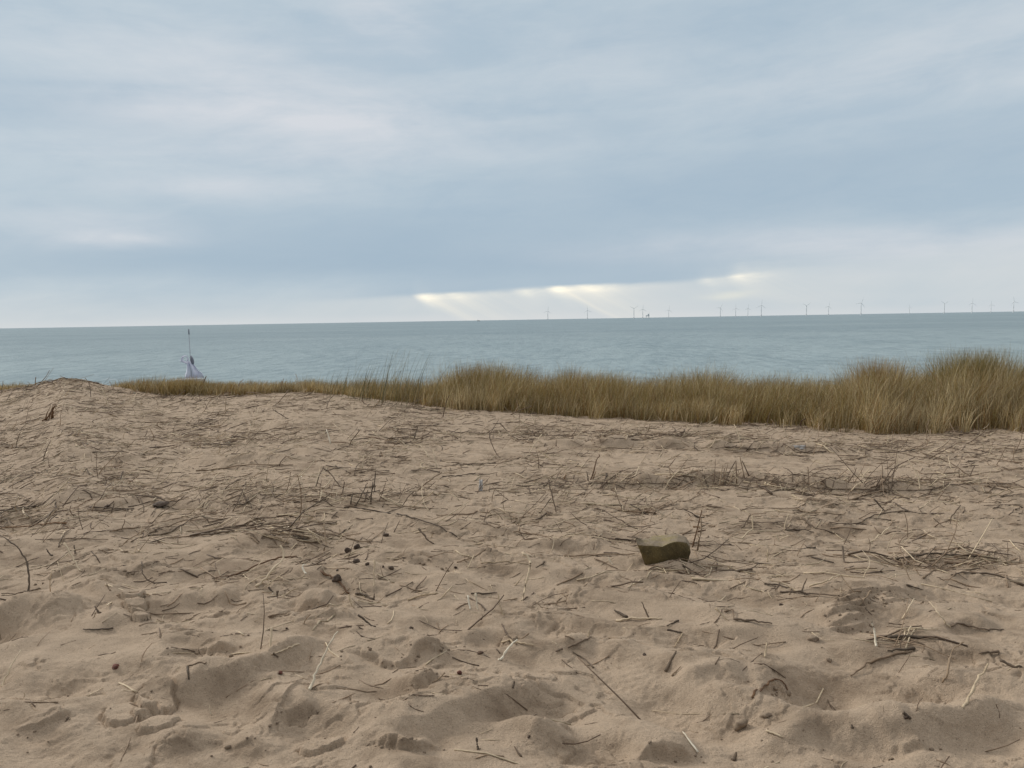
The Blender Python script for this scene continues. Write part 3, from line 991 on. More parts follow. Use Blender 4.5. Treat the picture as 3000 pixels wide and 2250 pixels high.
# longer loose stalks between the traced ones
def random_stalks(count):
    k = 0; tries = 0
    while k < count and tries < 6000:
        tries += 1
        px = random.uniform(0, 3000); py = random.choice((random.uniform(1160, 1500), random.uniform(1300, 1620)))
        if py < np.interp(px, EDGE[:, 0], EDGE[:, 1])+14: continue
        if random.random() > float(litter_density(np.array(px), np.array(py)))*.55: continue
        g = px2ground([px], [py], HSM)[0]; L = random.uniform(.20, .42)*(.45+.065*math.hypot(*g)); a = random.gauss(.1, .6)
        if random.random() < .12:
            a2 = random.uniform(-.6, .9); h = random.uniform(.10, .24)
            P = np.array([(g[0], g[1], Hs(*g)-.01), (g[0]+.5*h*math.sin(a2), g[1]+.03, Hs(*g)+.5*h), (g[0]+h*math.sin(a2)*1.2, g[1]+.06, Hs(*g)+h)]); up = True
        else:
            b = random.gauss(0, .12); P = []
            for t in (-.5, -.15, .2, .5):
                X = g[0]+L*t*math.cos(a)-b*L*(4*t*t)*math.sin(a)*.5; Y = g[1]+L*t*math.sin(a)+b*L*(4*t*t)*math.cos(a)*.5
                P.append((X, Y, Hs(X, Y)+random.uniform(.002, .012)))
            P = np.array(P); up = False
        dist = math.hypot(*g); tone = random.choices(['dark', 'brown', 'pale', 'red'], [4, 5, 1.6, .3])[0]
        pix = [proj(*p) for p in P]
        stalk_obj(P, random.uniform(.75, 1.15)*(.0028+.00026*dist), tone, pix, up); k += 1
random_stalks(300-len(pending))

def label_all():
    from collections import defaultdict
    words = {'pale': 'pale straw', 'brown': 'brown', 'dark': 'dark brown', 'red': 'rusty orange', 'white': 'bleached white'}
    cells = defaultdict(list)
    for o, f in pending:
        size = 'short' if f['L'] < .22 else ('long' if f['L'] > .5 else 'medium')
        s = f"{size} {'bent' if f['bent'] else 'straight'} {words[f['tone']]} stalk {'sticking up' if f['up'] else 'lying'} {where(f['px'], f['py'])}"
        cells[s].append((f['px'], f['py'], o))
    ordn = ['leftmost', 'second', 'third', 'fourth', 'fifth', 'sixth', 'seventh', 'eighth', 'ninth', 'tenth', 'eleventh', 'twelfth']
    for s, lst in cells.items():
        lst.sort(key=lambda q: q[0])
        for i, (a, b, o) in enumerate(lst):
            if len(lst) == 1: lab = s
            elif i == 0: lab = 'leftmost '+s
            elif i == len(lst)-1: lab = 'rightmost '+s
            else: lab = ordn[min(i, 11)]+' '+s
            tag(o, lab, 'stalk', 'dry stalks scattered on the sand')
label_all()

# ------------------------------------------------------------------ upright stubble, forked stalk, twig
def bundle(name, label, cat, crop, tones, sticks, rad):
    ox, oy, s = CROP[crop]
    first = sticks[0][0]; g = px2ground([ox+first[0]/s], [oy+first[1]/s], HSM)[0]
    c = Vector((g[0], g[1], Hs(*g))); e = empty(name, c); tag(e, label, cat)
    for i, st in enumerate(sticks):
        pix = [(ox+a/s, oy+b/s) for a, b in st]; d = rays([p[0] for p in pix], [p[1] for p in pix])
        gy = g[1]+random.uniform(-.04, .04); P = []
        for j, dd in enumerate(d):
            y = gy+.05*j; t = y/dd[1]; P.append((dd[0]*t, y, EYE+dd[2]*t))
        P = smooth_path(np.array(P), 6)
        b = P[int(np.argmin(P[:, 2]))]; b[2] = min(b[2], Hs(b[0], b[1])-.005) if b[2] < Hs(b[0], b[1])+.05 else b[2]
        V, F = tube([Vector(p)-c for p in P], np.linspace(rad, rad*.65, 6), 6)
        mesh_obj('stem', V, F, STALK[tones[i % len(tones)]], e)
    return e
bundle('reed_stubble', 'fan of cut brown reed stems standing in the sand, centre right', 'reed stubble', 'C', ['brown', 'brown', 'dark', 'brown', 'pale'],
       [[(240,490),(250,425),(258,360)], [(255,490),(275,420),(292,355)], [(270,490),(300,410),(345,330)], [(290,480),(340,440),(380,405)], [(300,470),(345,375)],
        [(400,440),(385,370),(370,300)], [(350,460),(345,330)], [(430,430),(385,330)], [(262,488),(270,380)], [(360,455),(310,395)]], .0062)
bundle('reed_stubble', 'three dark upright reed stumps left of centre by the long arched stalk', 'reed stubble', 'B', ['dark'],
       [[(150,600),(172,520)], [(190,590),(205,470)], [(60,600),(75,540)]], .006)
bundle('twig', 'thin reddish twig standing upright against the right side of the olive stone', 'twig', 'C', ['red', 'brown', 'red'],
       [[(60,905),(90,790),(125,650)], [(95,880),(120,790),(118,700)], [(70,760),(110,760)], [(100,790),(150,780)]], .006)
bundle('forked_stalk', 'bleached white forked stalk sticking up from litter left of centre', 'stalk', 'A', ['white'],
       [[(2142,490),(2130,440),(2115,395)], [(2120,525),(2142,488)], [(2170,525),(2142,488)], [(2160,610),(2155,530)]], .008)
bundle('reed_stubble', 'row of short dark reed stumps beside the red upright stalk', 'reed stubble', 'B', ['dark', 'red', 'dark'],
       [[(1600,455),(1590,400)], [(1630,450),(1650,400)], [(1720,450),(1722,415)], [(1745,455),(1780,420)], [(1440,455),(1455,420)], [(1500,460),(1510,425)]], .0065)

def brown_bundle():
    ox, oy, s = CROP['A']; g = px2ground([ox+315/s], [oy+330/s], HSM)[0]; c = Vector((g[0], g[1], Hs(*g)))
    parts = []
    for k in range(13):
        a = random.uniform(-1, 1); h = random.uniform(.08, .27)*(1.15-abs(a)*.6)
        P = [(a*.07, random.uniform(-.05, .05), -.01), (a*.045+.02, 0, h*.5), (.055+a*.03, 0, h), (.085+a*.05, 0, h*1.3)]
        parts.append(tube(smooth_path(P, 6), np.linspace(.009, .002, 6), 5))
    V, F = merge(parts)
    o = mesh_obj('dead_plant', V, F, STALK['red'], loc=c)
    tag(o, 'rusty brown pointed clump of dead leaves on the sand at far left', 'dead plant')
brown_bundle()

# ------------------------------------------------------------------ pebbles, clods and scraps
def pebble(label, px, py, w, h, mat, name='pebble', cat='pebble', seed=0, group=None):
    g = px2ground([px], [py+h*.4], HSM)[0]; d = math.hypot(*g); k = d/FPX
    rx = w*k/2*.92; rz = h*k/2*.9
    V, F = lump(rx, rx*.85, rz*1.1, seed+int(px), 3 if w > 30 else 2)
    o = mesh_obj(name, V, F, mat, loc=(g[0], g[1], Hs(*g)+rz*.32)); o.rotation_euler = (0, 0, (px*7 % 31)/5)
    tag(o, label, cat, group)
PG = 'dark pebbles and clods on the sand'
pebble('largest black heart shaped clod right of the rusty curved stalk', 990, 1692, 34, 28, M_PEB, 'clod', 'clod', 0, PG)
for lab, px, py, w, h in [
    ('dark rounded pebble at the tip of a long stalk, highest of the cluster', 1131, 1565, 26, 16), ('square dark pebble left of the pebble cluster', 1019, 1608, 24, 19),
    ('dark pebble next to the square one, slightly higher and right', 1046, 1598, 24, 22), ('long dark pebble in the middle of the cluster', 1044, 1640, 28, 18),
    ('small dark pebble lower right of the long one', 1075, 1650, 20, 14), ('dark pebble at the right end of the cluster, nearest the camera', 1147, 1660, 20, 16),
    ('tiny dark pebble left of the cluster right end', 1122, 1658, 12, 9), ('tiny dark pebble above the largest black clod', 989, 1667, 12, 8),
    ('dark pebble with a thin stalk trailing right, left of centre', 1336, 1660, 16, 12), ('small dark shard below the stalk heap, centre left', 1205, 1836, 18, 12),
    ('tiny dark crumb under the pale bent leaf', 840, 1838, 10, 9), ('dark crumb near the right boot tread', 2290, 1769, 18, 9),
    ('dark crumb beside the bowl in the sand', 2655, 2098, 22, 14),
    ('small dark crumb at lower centre', 1549, 2156, 12, 10), ('small dark pebble on open sand in front of the stone', 1888, 1915, 14, 10)]:
    pebble(lab, px, py, w, h, M_PEB, 'pebble', 'pebble', 3, PG)
pebble('dark reddish pebble in the lower left foreground', 341, 1950, 26, 17, M_PEBR)
pebble('brick red pebble on bare sand in the lower centre', 1346, 1968, 28, 19, M_PEBR)
pebble('brown pebble just above and right of the brick red one', 1409, 1908, 26, 18, plain_material('brown_pebble', (.14, .085, .055), (.08, .055, .04), 50, .8, .004))
pebble('small red brown pebble near the long pale leaf at lower left', 823, 1972, 18, 10, M_PEBR)
pebble('flat dark stone lying in the litter at middle left', 475, 1472, 60, 16, M_PEB, 'stone', 'stone', 9)
pebble('dark rounded crumb left of the flat dark stone', 315, 1480, 18, 9, M_PEB, 'pebble', 'pebble', 2)
pebble('flat clod of damp sand left below the boot tread', 2383, 1868, 40, 20, M_CLOD, 'clod', 'clod', 6)
pebble('small clod of damp sand nearer than the flat clod', 2430, 1930, 24, 18, M_CLOD, 'clod', 'clod', 7)
pebble('large cracked lump of damp sand at lower right', 2172, 2112, 62, 44, M_CLOD, 'clod', 'clod', 4)
pebble('smaller lump of damp sand right of the cracked lump', 2245, 2090, 36, 24, M_CLOD, 'clod', 'clod', 4)
pebble('rounded lump of damp sand at the end of the arched leaf', 2310, 2024, 30, 22, M_CLOD, 'clod', 'clod', 5)

def clods():
    """crumbs of damp crust broken off along the little scarps"""
    parts = []; rr = random.Random(3)
    protos = [lump(1, .85, .7, s, 1, .3) for s in range(8)]
    for f in FEAT:
        if f[0] != 'ridge' or f[4] > .06 or f[2] < .014: continue
        g = f[1]
        for i in range(len(g)-1):
            L = math.hypot(*(g[i+1]-g[i]))
            for _ in range(int(L*34)):
                t = rr.random(); p = g[i]*(1-t)+g[i+1]*t; p = p+np.array([rr.gauss(0, .03), -abs(rr.gauss(.02, .03))])
                s = min(.016, abs(rr.gauss(.005, .004))+.0025); z = Hs(*p)
                V, F = protos[rr.randrange(8)]; a = rr.uniform(0, 6.3); ca, sa = math.cos(a), math.sin(a)
                parts.append(([Vector(((v.x*ca-v.y*sa)*s+p[0], (v.x*sa+v.y*ca)*s+p[1], v.z*s+z+s*.3)) for v in V], F))
    for _ in range(420):
        y = 2.3+rr.random()**1.5*6; x = rr.uniform(-.74, .74)*(y+.5); s = min(.009, abs(rr.gauss(.002, .0022))+.0015)
        V, F = protos[rr.randrange(8)]; a = rr.uniform(0, 6.3); ca, sa = math.cos(a), math.sin(a); z = Hs(x, y)
        parts.append(([Vector(((v.x*ca-v.y*sa)*s+x, (v.x*sa+v.y*ca)*s+y, v.z*s+z+s*.3)) for v in V], F))
    V, F = merge(parts)
    o = mesh_obj('sand_crumbs', V, F, M_CLOD)
    tag(o, 'crumbs of damp sand strewn over the trodden foreground', 'sand crumbs', kind='stuff')
clods()

def scrap(label, px, py, w, h, seed):
    g = px2ground([px], [py+h/2], HSM)[0]; k = math.hypot(*g)/FPX; W = w*k; Hh = h*k
    V = []; F = []; n = 6; r = random.Random(seed)
    for i in range(n):
        for j in range(n):
            V.append((W*(i/(n-1)-.5)+r.gauss(0, W*.06), .4*Hh*(j/(n-1))+r.gauss(0, .012), Hh*(j/(n-1))**.9+r.gauss(0, Hh*.06)-.01))
    for i in range(n-1):
        for j in range(n-1): F.append((i*n+j, (i+1)*n+j, (i+1)*n+j+1, i*n+j+1))
    o = mesh_obj('plastic_scrap', V, F, M_SCRAP, loc=(g[0], g[1], Hs(*g)))
    md = o.modifiers.new('thick', 'SOLIDIFY'); md.thickness = .002
    tag(o, label, 'litter')
M_SCRAP = plain_material('white_plastic', (.60, .57, .54), (.46, .43, .40), 30, .4)
scrap('tiny white scrap of plastic stuck in the sand near the centre', 1409, 1422, 11, 34, 1)
scrap('pale crumpled scrap in the litter at the foot of the right grass', 2346, 1309, 30, 12, 2)

# ------------------------------------------------------------------ the olive stone
def build_stone():
    gl = px2ground([1895, 1905, 2015], [1655, 1640, 1620], HSM)
    yf = gl[0][1]; k = yf/FPX
    def at(px, py, y):
        d = rays([px], [py])[0]; t = y/d[1]; return Vector((d[0]*t, y, EYE+d[2]*t))
    front = [at(1861,1578,yf+.03), at(1869,1597,yf+.01), at(1905,1598,yf-.012), at(1940,1601,yf-.015), at(1962,1590,yf-.012), at(1985,1585,yf-.008), at(2012,1589,yf+.015), at(2021,1600,yf+.04)]
    low = [at(1880,1620,yf+.035), at(1888,1650,yf+.012), at(1900,1664,yf-.004), at(1940,1662,yf-.006), at(1965,1656,yf), at(1990,1652,yf+.01), at(2012,1640,yf+.03), at(2021,1620,yf+.05)]
    mid = [a.lerp(b, .5)+Vector((0, -.012, 0)) for a, b in zip(front, low)]
    back = [at(1868,1581,yf+.07), at(1884,1577,yf+.19), at(1910,1571,yf+.24), at(1940,1568,yf+.27), at(1965,1564,yf+.28), at(1985,1563,yf+.27), at(2008,1572,yf+.22), at(2019,1588,yf+.12)]
    tmid = [a.lerp(b, .5)+Vector((0, 0, .014)) for a, b in zip(front, back)]
    cx0 = sum(b.x for b in back)/8; bb = [Vector((cx0+(b.x-cx0)*.55, min(b.y, yf+.16), b.z-.30)) for b in back]
    ringsV = [low, mid, front, tmid, back, bb]
    import bmesh
    bm = bmesh.new(); vv = [[bm.verts.new(v) for v in r] for r in ringsV]
    for r in range(5):
        for i in range(7): bm.faces.new((vv[r][i], vv[r][i+1], vv[r+1][i+1], vv[r+1][i]))
    for i in range(7): bm.faces.new((vv[5][i], vv[5][i+1], vv[0][i+1], vv[0][i]))
    bm.faces.new([vv[r][0] for r in range(6)][::-1]); bm.faces.new([vv[r][7] for r in range(6)])
    bmesh.ops.recalc_face_normals(bm, faces=bm.faces)
    edges = [e for e in bm.edges if not e.is_boundary and e.calc_face_angle(0) > .6]
    bmesh.ops.bevel(bm, geom=edges, offset=.006, segments=2, profile=.6, affect='EDGES')
    bmesh.ops.triangulate(bm, faces=[f for f in bm.faces if len(f.verts) > 4])
    bmesh.ops.subdivide_edges(bm, edges=bm.edges, cuts=3, use_grid_fill=True)
    from mathutils import noise as mn
    c = Vector((front[3].x, yf+.1, Hs(front[3].x, yf+.1)))
    bm.normal_update()
    for v in bm.verts: v.co += v.normal*(.007*mn.noise(v.co*13)+.0040*mn.noise(v.co*38)-.006*max(0, mn.noise(v.co*22+Vector((9, 3, 1)))-.25))
    for v in bm.verts: v.co -= c
    me = bpy.data.meshes.new('stone'); bm.to_mesh(me); bm.free()
    me.polygons.foreach_set('use_smooth', [True]*len(me.polygons))
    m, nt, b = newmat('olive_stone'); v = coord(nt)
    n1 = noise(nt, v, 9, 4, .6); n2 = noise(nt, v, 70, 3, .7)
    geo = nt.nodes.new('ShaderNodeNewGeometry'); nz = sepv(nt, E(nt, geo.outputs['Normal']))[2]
    top = (nz+(n1-.5)*.3).step(.28, .50)                       # paler colour mixed in where the surface faces up
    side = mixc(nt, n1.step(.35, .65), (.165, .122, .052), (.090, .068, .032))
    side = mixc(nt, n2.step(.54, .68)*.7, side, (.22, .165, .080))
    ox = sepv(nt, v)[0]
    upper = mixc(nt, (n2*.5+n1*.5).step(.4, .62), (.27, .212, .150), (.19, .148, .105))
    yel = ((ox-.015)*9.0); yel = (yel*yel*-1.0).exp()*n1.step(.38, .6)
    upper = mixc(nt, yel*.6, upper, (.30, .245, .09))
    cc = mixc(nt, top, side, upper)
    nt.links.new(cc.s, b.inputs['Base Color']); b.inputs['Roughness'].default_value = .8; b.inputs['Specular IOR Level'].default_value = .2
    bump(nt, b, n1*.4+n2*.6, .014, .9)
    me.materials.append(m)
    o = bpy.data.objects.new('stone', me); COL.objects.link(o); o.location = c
    tag(o, 'olive brown angular stone with a flat paler top, half sunk in the sand', 'stone')
build_stone()

# ------------------------------------------------------------------ wind farm on the horizon
M_TURB = plain_material('turbine_paint', (.80, .82, .84), (.85, .87, .89), .02, .6)
def build_turbines():
    # photo x, base y, hub height in photo px, rotor azimuth of the first blade, distance factor
    T = [(1605,936,27,8,'leftmost wind turbine, alone at the left end of the row'),
         (1721,933,27,-6,'second wind turbine from the left, under the right light shaft'),
         (1857,931,30,58,'third wind turbine from the left with blades spread in a Y'),
         (1883,930,28,3,'fourth wind turbine from the left, beside the low platform'),
         (1959,928,24,10,'fifth wind turbine from the left, right of the low platform'),
         (2110,926,28,28,'sixth wind turbine from the left with one blade pointing level left'),
         (2155,924,26,-4,'seventh wind turbine from the left, left one of a close pair'),
         (2191,923,25,4,'eighth wind turbine from the left, right one of a close pair'),
         (2230,923,34,6,'ninth wind turbine from the left, tall right of the close pair'),
         (2362,921,30,55,'tenth wind turbine from the left with blades spread in a Y'),
         (2427,920,27,12,'eleventh wind turbine from the left above the sea'),
         (2522,918,36,22,'twelfth wind turbine from the left, tallest, blade slanting right'),
         (2664,914,19,-8,'thirteenth wind turbine from the left, small and faint'),
         (2766,912,29,62,'fifth wind turbine from the right end of the row'),
         (2847,911,30,2,'fourth wind turbine from the right end of the row'),
         (2903,910,24,-5,'faint wind turbine, third from the right end of the row'),
         (2969,909,32,-14,'rightmost wind turbine on the horizon')]
    hubH = 82.0
    tv, tf = tube([Vector((0, 0, z)) for z in (-6, 0, 14, 14.2, 40, hubH-2)], [3.6, 3.6, 3.6, 3.1, 2.7, 2.0], 10)
    pv, pf = tube([Vector((0, 0, 12.5)), Vector((0, 0, 14))], [5.2, 5.2], 10)
    nv, nf = tube([Vector((0, y, hubH)) for y in (-4.2, -3.6, 4.5, 7.5, 8)], [1.0, 2.2, 2.5, 2.2, 1.2], 8)
    hv, hf = tube([Vector((0, y, hubH)) for y in (-7.2, -6.2, -4.2)], [.5, 1.8, 2.1], 8)
    bl = [(0, 1.2, 1.2), (3, 1.2, 1.1), (8, 2.1, .7), (16, 1.8, .5), (28, 1.25, .35), (39, .7, .2), (43, .2, .1)]
    bv = []; bf = []
    for r, w, t in bl:
        for k in range(6):
            a = 2*math.pi*k/6; bv.append((.6*(w*math.cos(a)+.3*w), t*math.sin(a), r))
    for i in range(len(bl)-1):
        for k in range(6):
            a = i*6+k; b2 = i*6+(k+1) % 6; bf.append((a, b2, b2+6, a+6))
    bf.append((5, 4, 3, 2, 1, 0)); bf.append(tuple(range(36, 42)))
    proto = {}
    for px, by, hp, ang, lab in T:
        D = hubH*FPX/hp
        d = rays([px], [by])[0]; x = d[0]/d[1]*D
        e = empty('wind_turbine', (x, D, SEA), math.radians(8)); tag(e, lab, 'wind turbine', 'offshore wind farm on the horizon')
        def part(nm, V, F):
            if nm not in proto:
                o = mesh_obj(nm, V, F, M_TURB, e); proto[nm] = o
            else:
                o = proto[nm].copy(); COL.objects.link(o); o.parent = e
            return o
        part('tower', tv, tf); part('platform', pv, pf); part('nacelle', nv, nf); part('hub', hv, hf)
        for k in range(3):
            o = part('blade', bv, bf); o.location = (0, -5.6, hubH); o.rotation_euler = (0, math.radians(ang+120*k), 0)
build_turbines()
def build_platform():
    D = 7600.0; d = rays([1897], [929])[0]; e = empty('offshore_platform', (d[0]/d[1]*D, D, SEA)); tag(e, 'low boxy offshore platform among the wind turbines right of the light shafts', 'platform')
    m = M_TURB
    def box(cx, cz, sx, sz, sy=16):
        V = [(cx+a*sx/2, b*sy/2, cz+c*sz/2) for a in (-1, 1) for b in (-1, 1) for c in (-1, 1)]
        return V, [(0, 1, 3, 2), (4, 6, 7, 5), (0, 4, 5, 1), (2, 3, 7, 6), (0, 2, 6, 4), (1, 5, 7, 3)]
    V, F = box(0, 26, 38, 10); mesh_obj('deck', V, F, m, e, False)
    V, F = box(8, 38, 16, 13.9); mesh_obj('topside', V, F, m, e, False)
    V, F = tube([Vector((15, 0, 44)), Vector((15, 0, 62))], [1.4, .8], 6); mesh_obj('crane_mast', V, F, m, e)
    for a in (-1, 1):
        for b in (-1, 1):
            V, F = tube([Vector((a*15, b*6, -6)), Vector((a*12, b*5, 21))], [1.8, 1.8], 6); mesh_obj('leg', V, F, m, e)
build_platform()
def build_ship():
    D = 9000.0; d = rays([1402], [938])[0]; e = empty('ship', (d[0]/d[1]*D, D, SEA)); tag(e, 'tiny ship on the horizon under the left light shaft', 'ship')
    V = []; F = []
    for x, w, z in ((-16, 3, 0), (-16, 4, 7), (16, 4, 7), (20, .6, 9), (15, 2, 0)): V += [(x, -w, z), (x, w, z)]
    F = [(0, 2, 3, 1), (2, 4, 5, 3), (4, 6, 7, 5), (6, 8, 9, 7), (8, 0, 1, 9), (0, 8, 6, 4, 2), (1, 3, 5, 7, 9)]
    mesh_obj('hull', V, F, plain_material('ship_hull', (.12, .13, .15), (.16, .17, .18), .1), e, False)
    V, F = tube([Vector((-9, 0, 6.8)), Vector((-9, 0, 15)), Vector((-9, 0, 20))], [4, 3.6, .5], 6); mesh_obj('cabin', V, F, M_TURB, e, False)
build_ship()

# ------------------------------------------------------------------ mast with draped sail beyond the crest
def build_boat():
    y0 = 118.0
    def at(px, py, dy=0.0):
        d = rays([px], [py])[0]; t = (y0+dy)/d[1]; return Vector((d[0]*t, y0+dy, EYE+d[2]*t))
    base = at(557, 1104); gz = Hs(base.x, base.y)
    c = Vector((base.x, base.y, max(gz, SEA)))
    e = empty('sailboat', c); tag(e, 'pale lilac sail draped below a tall thin mast behind the crest at left', 'sailboat')
    mm = plain_material('mast_metal', (.55, .57, .61), (.64, .66, .70), 1, .5)
    md = plain_material('dark_canvas', (.20, .20, .24), (.28, .28, .33), 2, .8)
    ms = plain_material('lilac_sailcloth', (.86, .85, .95), (.70, .69, .84), .8, .75)
    top = at(553, 966); foot = at(561, 1104)
    V, F = tube([foot-c, foot.lerp(top, .5)-c, foot.lerp(top, .86)-c, top-c], [.085, .075, .065, .05], 8); mast = mesh_obj('mast', V, F, mm, e)
    tip = foot.lerp(top, .90); V, F = tube([tip-c+Vector((0, -.02, 0)), top-c+Vector((0, -.02, .1))], [.10, .085], 8); mesh_obj('mast_head', V, F, md, mast)
    def cloth(name, rings, mat, nn=15, fold=.10, dep=.2):
        V = []; F = []; r = random.Random(len(name)); fr = r.uniform(0, 6)
        for j, (a, b) in enumerate(rings):
            A = at(*a)-c; B = at(*b)-c
            for i in range(nn):
                t = i/(nn-1); p = A.lerp(B, t); p.y += dep*math.sin(math.pi*t)*-1+fold*math.sin(t*14+fr+j*.4); V.append(p)
        for j in range(len(rings)-1):
            for i in range(nn-1): F.append((j*nn+i, j*nn+i+1, (j+1)*nn+i+1, (j+1)*nn+i))
        o = mesh_obj(name, V, F, mat, e); s = o.modifiers.new('thick', 'SOLIDIFY'); s.thickness = .05
        return o
    cloth('sail', [((548,1059),(562,1057)), ((547,1070),(567,1066)), ((547,1080),(575,1076)), ((546,1090),(584,1086)), ((544,1096),(594,1092)), ((543,1108),(600,1106))], ms, 25, .20, .12)
    cloth('sail_corner', [((535,1043),(539,1045)), ((531,1052),(536,1054)), ((528,1057),(541,1058)), ((530,1060),(553,1062)), ((541,1064),(557,1068))], ms, 9, .05, .2)
    V, F = tube([at(536,1045)-c, at(545,1042)-c, at(551,1050)-c, at(549,1058)-c], [.10, .09, .12, .13], 7); mesh_obj('sail_roll', V, F, ms, e)
    V, F = tube([at(559,1043)-c, at(562,1052)-c, at(564,1060)-c, at(566,1067)-c], [.12, .26, .26, .14], 9); mesh_obj('canvas_bundle', V, F, md, e)
    V, F = tube([at(543,1062)-c, at(570,1060)-c], [.06, .06], 7); mesh_obj('boom', V, F, mm, e)
    # hull standing on the beach, hidden behind the crest
    L = 2.3; rings = []
    for t in np.linspace(-1, 1, 9):
        w = .75*(1-abs(t)**2.6)+.03; rings.append([(t*L, -w, .75), (t*L, -w*.75, .3), (t*L, 0, .02+.3*abs(t)**3), (t*L, w*.75, .3), (t*L, w, .75)])
    V = [v for r in rings for v in r]; F = [(i*5+j, i*5+j+1, (i+1)*5+j+1, (i+1)*5+j) for i in range(8) for j in range(4)]
    F += [(i*5, i*5+5, i*5+9, i*5+4) for i in range(8)]
    mesh_obj('hull', V, F, plain_material('white_hull', (.7, .7, .74), (.6, .6, .64), 2, .5), e)
build_boat()

# ------------------------------------------------------------------ sky
SUN_EL = math.radians(27); SUN_AZ = math.radians(-56)        # ahead, a little to the left
def build_world():
    w = bpy.data.worlds.new('World'); SC.world = w; w.use_nodes = True
    nt = w.node_tree; nt.nodes.clear()
    out = nt.nodes.new('ShaderNodeOutputWorld')
    sky = nt.nodes.new('ShaderNodeTexSky'); sky.sky_type = 'NISHITA'; sky.sun_disc = False
    sky.sun_elevation = SUN_EL; sky.sun_rotation = SUN_AZ
    b1 = nt.nodes.new('ShaderNodeBackground'); b1.inputs[1].default_value = .06; nt.links.new(sky.outputs[0], b1.inputs[0])
    tc = nt.nodes.new('ShaderNodeTexCoord'); x, y, z = sepv(nt, E(nt, tc.outputs['Generated']))
    az = x._m('ARCTAN2', y); el = z._m('ARCSINE')
    # warped, streaked cloud coordinates
    q = el-az*.055
    wv = comb(nt, az*2.2, q*9.0)
    wa = noise(nt, wv, 1.0, 4, .55)-.5; wb = noise(nt, comb(nt, az*2.2+7.0, q*9.0), 1.0, 4, .55)-.5
    X = az+wa*.22; Y = el+wb*.055
    def lin(c): return tuple(((v/255+.055)/1.055)**2.4 if v > 10 else v/3294 for v in c)
    def blob(px, py, rx, ry):
        a, e = azel(px, py)
        dx = (X-a)*(FPX/rx); dy = (Y-e)*(FPX/ry)
        return ((dx*dx+dy*dy)*-1.0).exp()
    def total(lst):
        s = None
        for a in lst:
            t = blob(*a[:4])*a[4]; s = t if s is None else s+t
        return s
    streak = noise(nt, comb(nt, az*1.6, q*16.0), 1.0, 6, .58, .3)
    soft = noise(nt, comb(nt, az*3.4+3.0, q*11.0), 1.0, 6, .6, .5)
    blue = lin((176, 194, 208)); grey = lin((197, 209, 217)); deep = lin((161, 182, 200)); pinkw = lin((214, 218, 224)); white = lin((214, 220, 223))
    lightamt = total([(880,330,420,80,1.25), (720,160,360,80,.40), (1130,60,180,70,.7), (590,550,260,32,.7), (300,700,170,26,.85), (760,460,560,40,.45), (120,110,300,60,.22),
                      (2760,720,520,50,.55), (2400,250,380,90,.30), (2900,120,300,120,.35), (1750,180,300,90,.25), (2250,720,700,36,.35), (2700,800,380,26,.7), (2960,740,300,40,.5), (2600,870,300,16,.4), (100,640,300,30,.35), (1300,440,400,36,.25)])
    darkamt = total([(2150,560,760,110,.65), (1000,690,900,80,.75), (260,300,320,60,.5), (2000,90,500,80,.35), (1500,765,900,50,.65), (300,770,600,50,.45), (2700,430,400,70,.35), (1650,380,300,60,.3)])
    mott = noise(nt, comb(nt, az*9.0+11.0, q*30.0), 1.0, 6, .62, .4); puff = noise(nt, comb(nt, az*4.0-5.0, q*9.0), 1.0, 5, .6, .8)
    c = mixc(nt, ((streak-.5)*1.7+(soft-.5)*.9+(mott-.5)*1.2+(puff-.5)*.9+.40).clamp(), blue, grey)
    c = mixc(nt, (darkamt*(.35+soft*.7+streak*.5)).clamp()*.9, c, deep)
    c = mixc(nt, (lightamt*((streak-.5)*1.6+(mott-.5)*1.0+(puff-.5)*1.4+.75).max(0.0)).clamp(), c, pinkw)
    # open band of pale air under the cloud deck
    edge = .0372+az*.036+(az-.26).max(0.0)*.06+(streak-.5)*.010
    sharp = az.step(-.30, -.08)*(1.0-az.step(.16, .40)*.9)
    below = (el-edge+wb*.05+wa*.02).step(.030, -.030)*(1.0-sharp)*.85 + (el-edge+wb*.010+(mott-.5)*.006).step(.0050, -.0050)*sharp
    c = mixc(nt, (el-edge).step(.05, .0)*.50*sharp*(.6+mott*.8), c, deep)
    pale = mixc(nt, ((soft-.5)*1.6+.5).clamp(), lin((196, 208, 215)), lin((216, 219, 220)))
    pale = mixc(nt, el.step(.012, .0)*.5, pale, lin((222, 223, 224)))
    c = mixc(nt, below*.92, c, pale)
    # sun breaking through along the deck edge, with shafts of light under it
    drop = (edge-el).max(0.0)
    def win(t, px, wpx, amp):
        a, _ = azel(px, 850); w = wpx/FPX
        return t.step(a-.75*w, a+.15*w)*((t-a).max(0.0)*(-1.0/w)).exp()*amp
    def wins(t, lst):
        s = None
        for a in lst:
            v = win(t, *a); s = v if s is None else s+v
        return s
    near = (drop*-1.0/.0058).exp()*below
    ray = az-drop*1.75
    glow = 1.55*wins(ray+drop*.9, [(1238,48,1.0), (1335,55,.35), (1535,70,.5), (1632,60,.95), (1725,70,.75), (2070,60,.35), (2165,60,.7)])*near*(.25+1.5*noise(nt, comb(nt, az*42.0, q*190.0), 1.0, 5, .65))
    fine = noise(nt, comb(nt, ray*90.0, 0.0), 1.0, 3, .6).step(.3, .7)
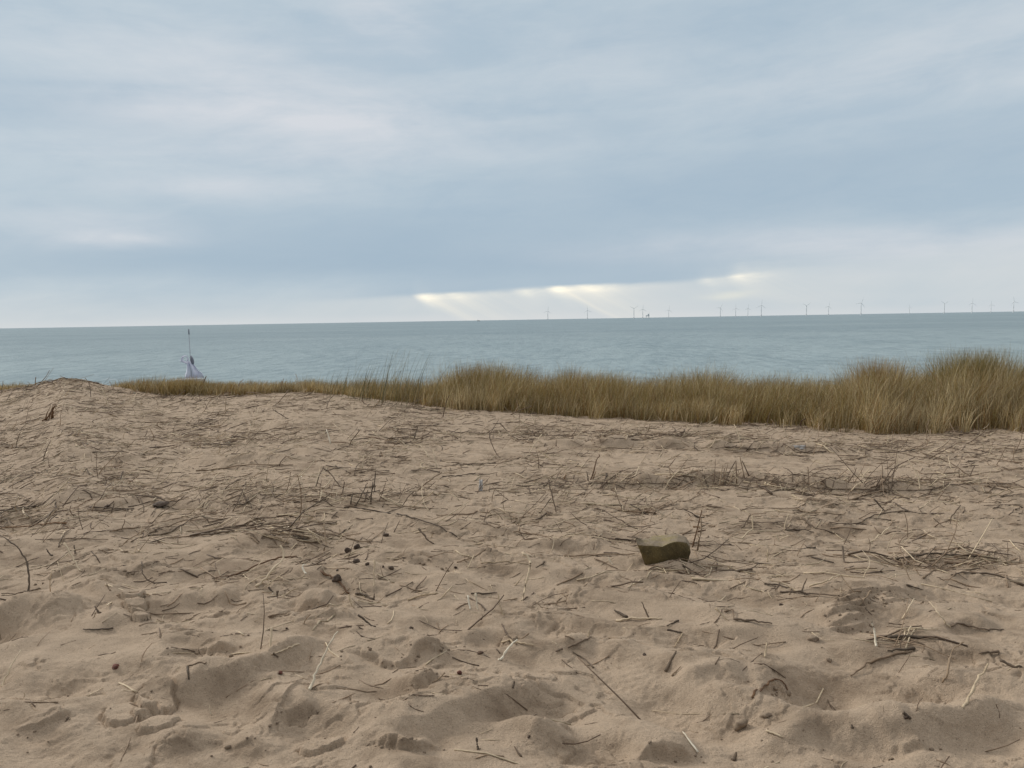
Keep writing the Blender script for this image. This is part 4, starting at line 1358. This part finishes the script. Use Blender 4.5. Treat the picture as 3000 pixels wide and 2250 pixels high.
    shafts = 1.15*wins(ray, [(1238,55,1.0), (1330,70,.50), (1450,60,.2), (1640,50,1.05), (1720,80,.45), (2150,120,.35)])*(.5+fine*.35)*(drop*-1.0/.045).exp()*below
    c = mixc(nt, (shafts*1.05).clamp(), c, lin((238, 235, 225)))
    c = mixc(nt, glow.clamp(), c, (1.16, 1.08, .90))
    c = mixc(nt, (blob(2100,872,80,10)*.5).clamp(), c, lin((238, 236, 222)))
    # unseen sky overhead, brightened to put more light on the sand
    c = mixc(nt, el.step(.42, 1.0), c, (1.05, 1.03, 1.0))
    c = mixc(nt, (y*-1.0).step(-.25, .55)*.55, c, (.20, .205, .21))          # unseen sky behind the camera, darkened to deepen shading on slopes facing it
    b2 = nt.nodes.new('ShaderNodeBackground'); b2.inputs[1].default_value = .72; nt.links.new(c.s, b2.inputs[0])
    mx = nt.nodes.new('ShaderNodeMixShader'); mx.inputs[0].default_value = .96
    nt.links.new(b1.outputs[0], mx.inputs[1]); nt.links.new(b2.outputs[0], mx.inputs[2]); nt.links.new(mx.outputs[0], out.inputs[0])
    w.cycles.sampling_method = 'MANUAL'; w.cycles.sample_map_resolution = 512
build_world()
sun = bpy.data.lights.new('sun', 'SUN'); sun.energy = 1.5; sun.angle = math.radians(12); sun.color = (1.0, .95, .87)
so = bpy.data.objects.new('sun', sun); COL.objects.link(so)
dv = Vector((math.sin(SUN_AZ)*math.cos(SUN_EL), math.cos(SUN_AZ)*math.cos(SUN_EL), math.sin(SUN_EL)))
so.rotation_euler = dv.to_track_quat('Z', 'Y').to_euler(); so.location = dv*60

cam = bpy.data.cameras.new('camera'); co = bpy.data.objects.new('camera', cam); COL.objects.link(co)
cam.sensor_width = 36; cam.sensor_fit = 'HORIZONTAL'; cam.lens = 36*FPX/3000
cam.clip_start = .05; cam.clip_end = 120000
co.location = (0, 0, EYE); co.rotation_euler = ROT.to_euler()
SC.camera = co
SC.view_settings.view_transform = 'Standard'; SC.view_settings.look = 'None'; SC.view_settings.exposure = 0.48; SC.view_settings.gamma = 1.0
SC.cycles.max_bounces = 5; SC.cycles.diffuse_bounces = 3; SC.cycles.use_denoising = True
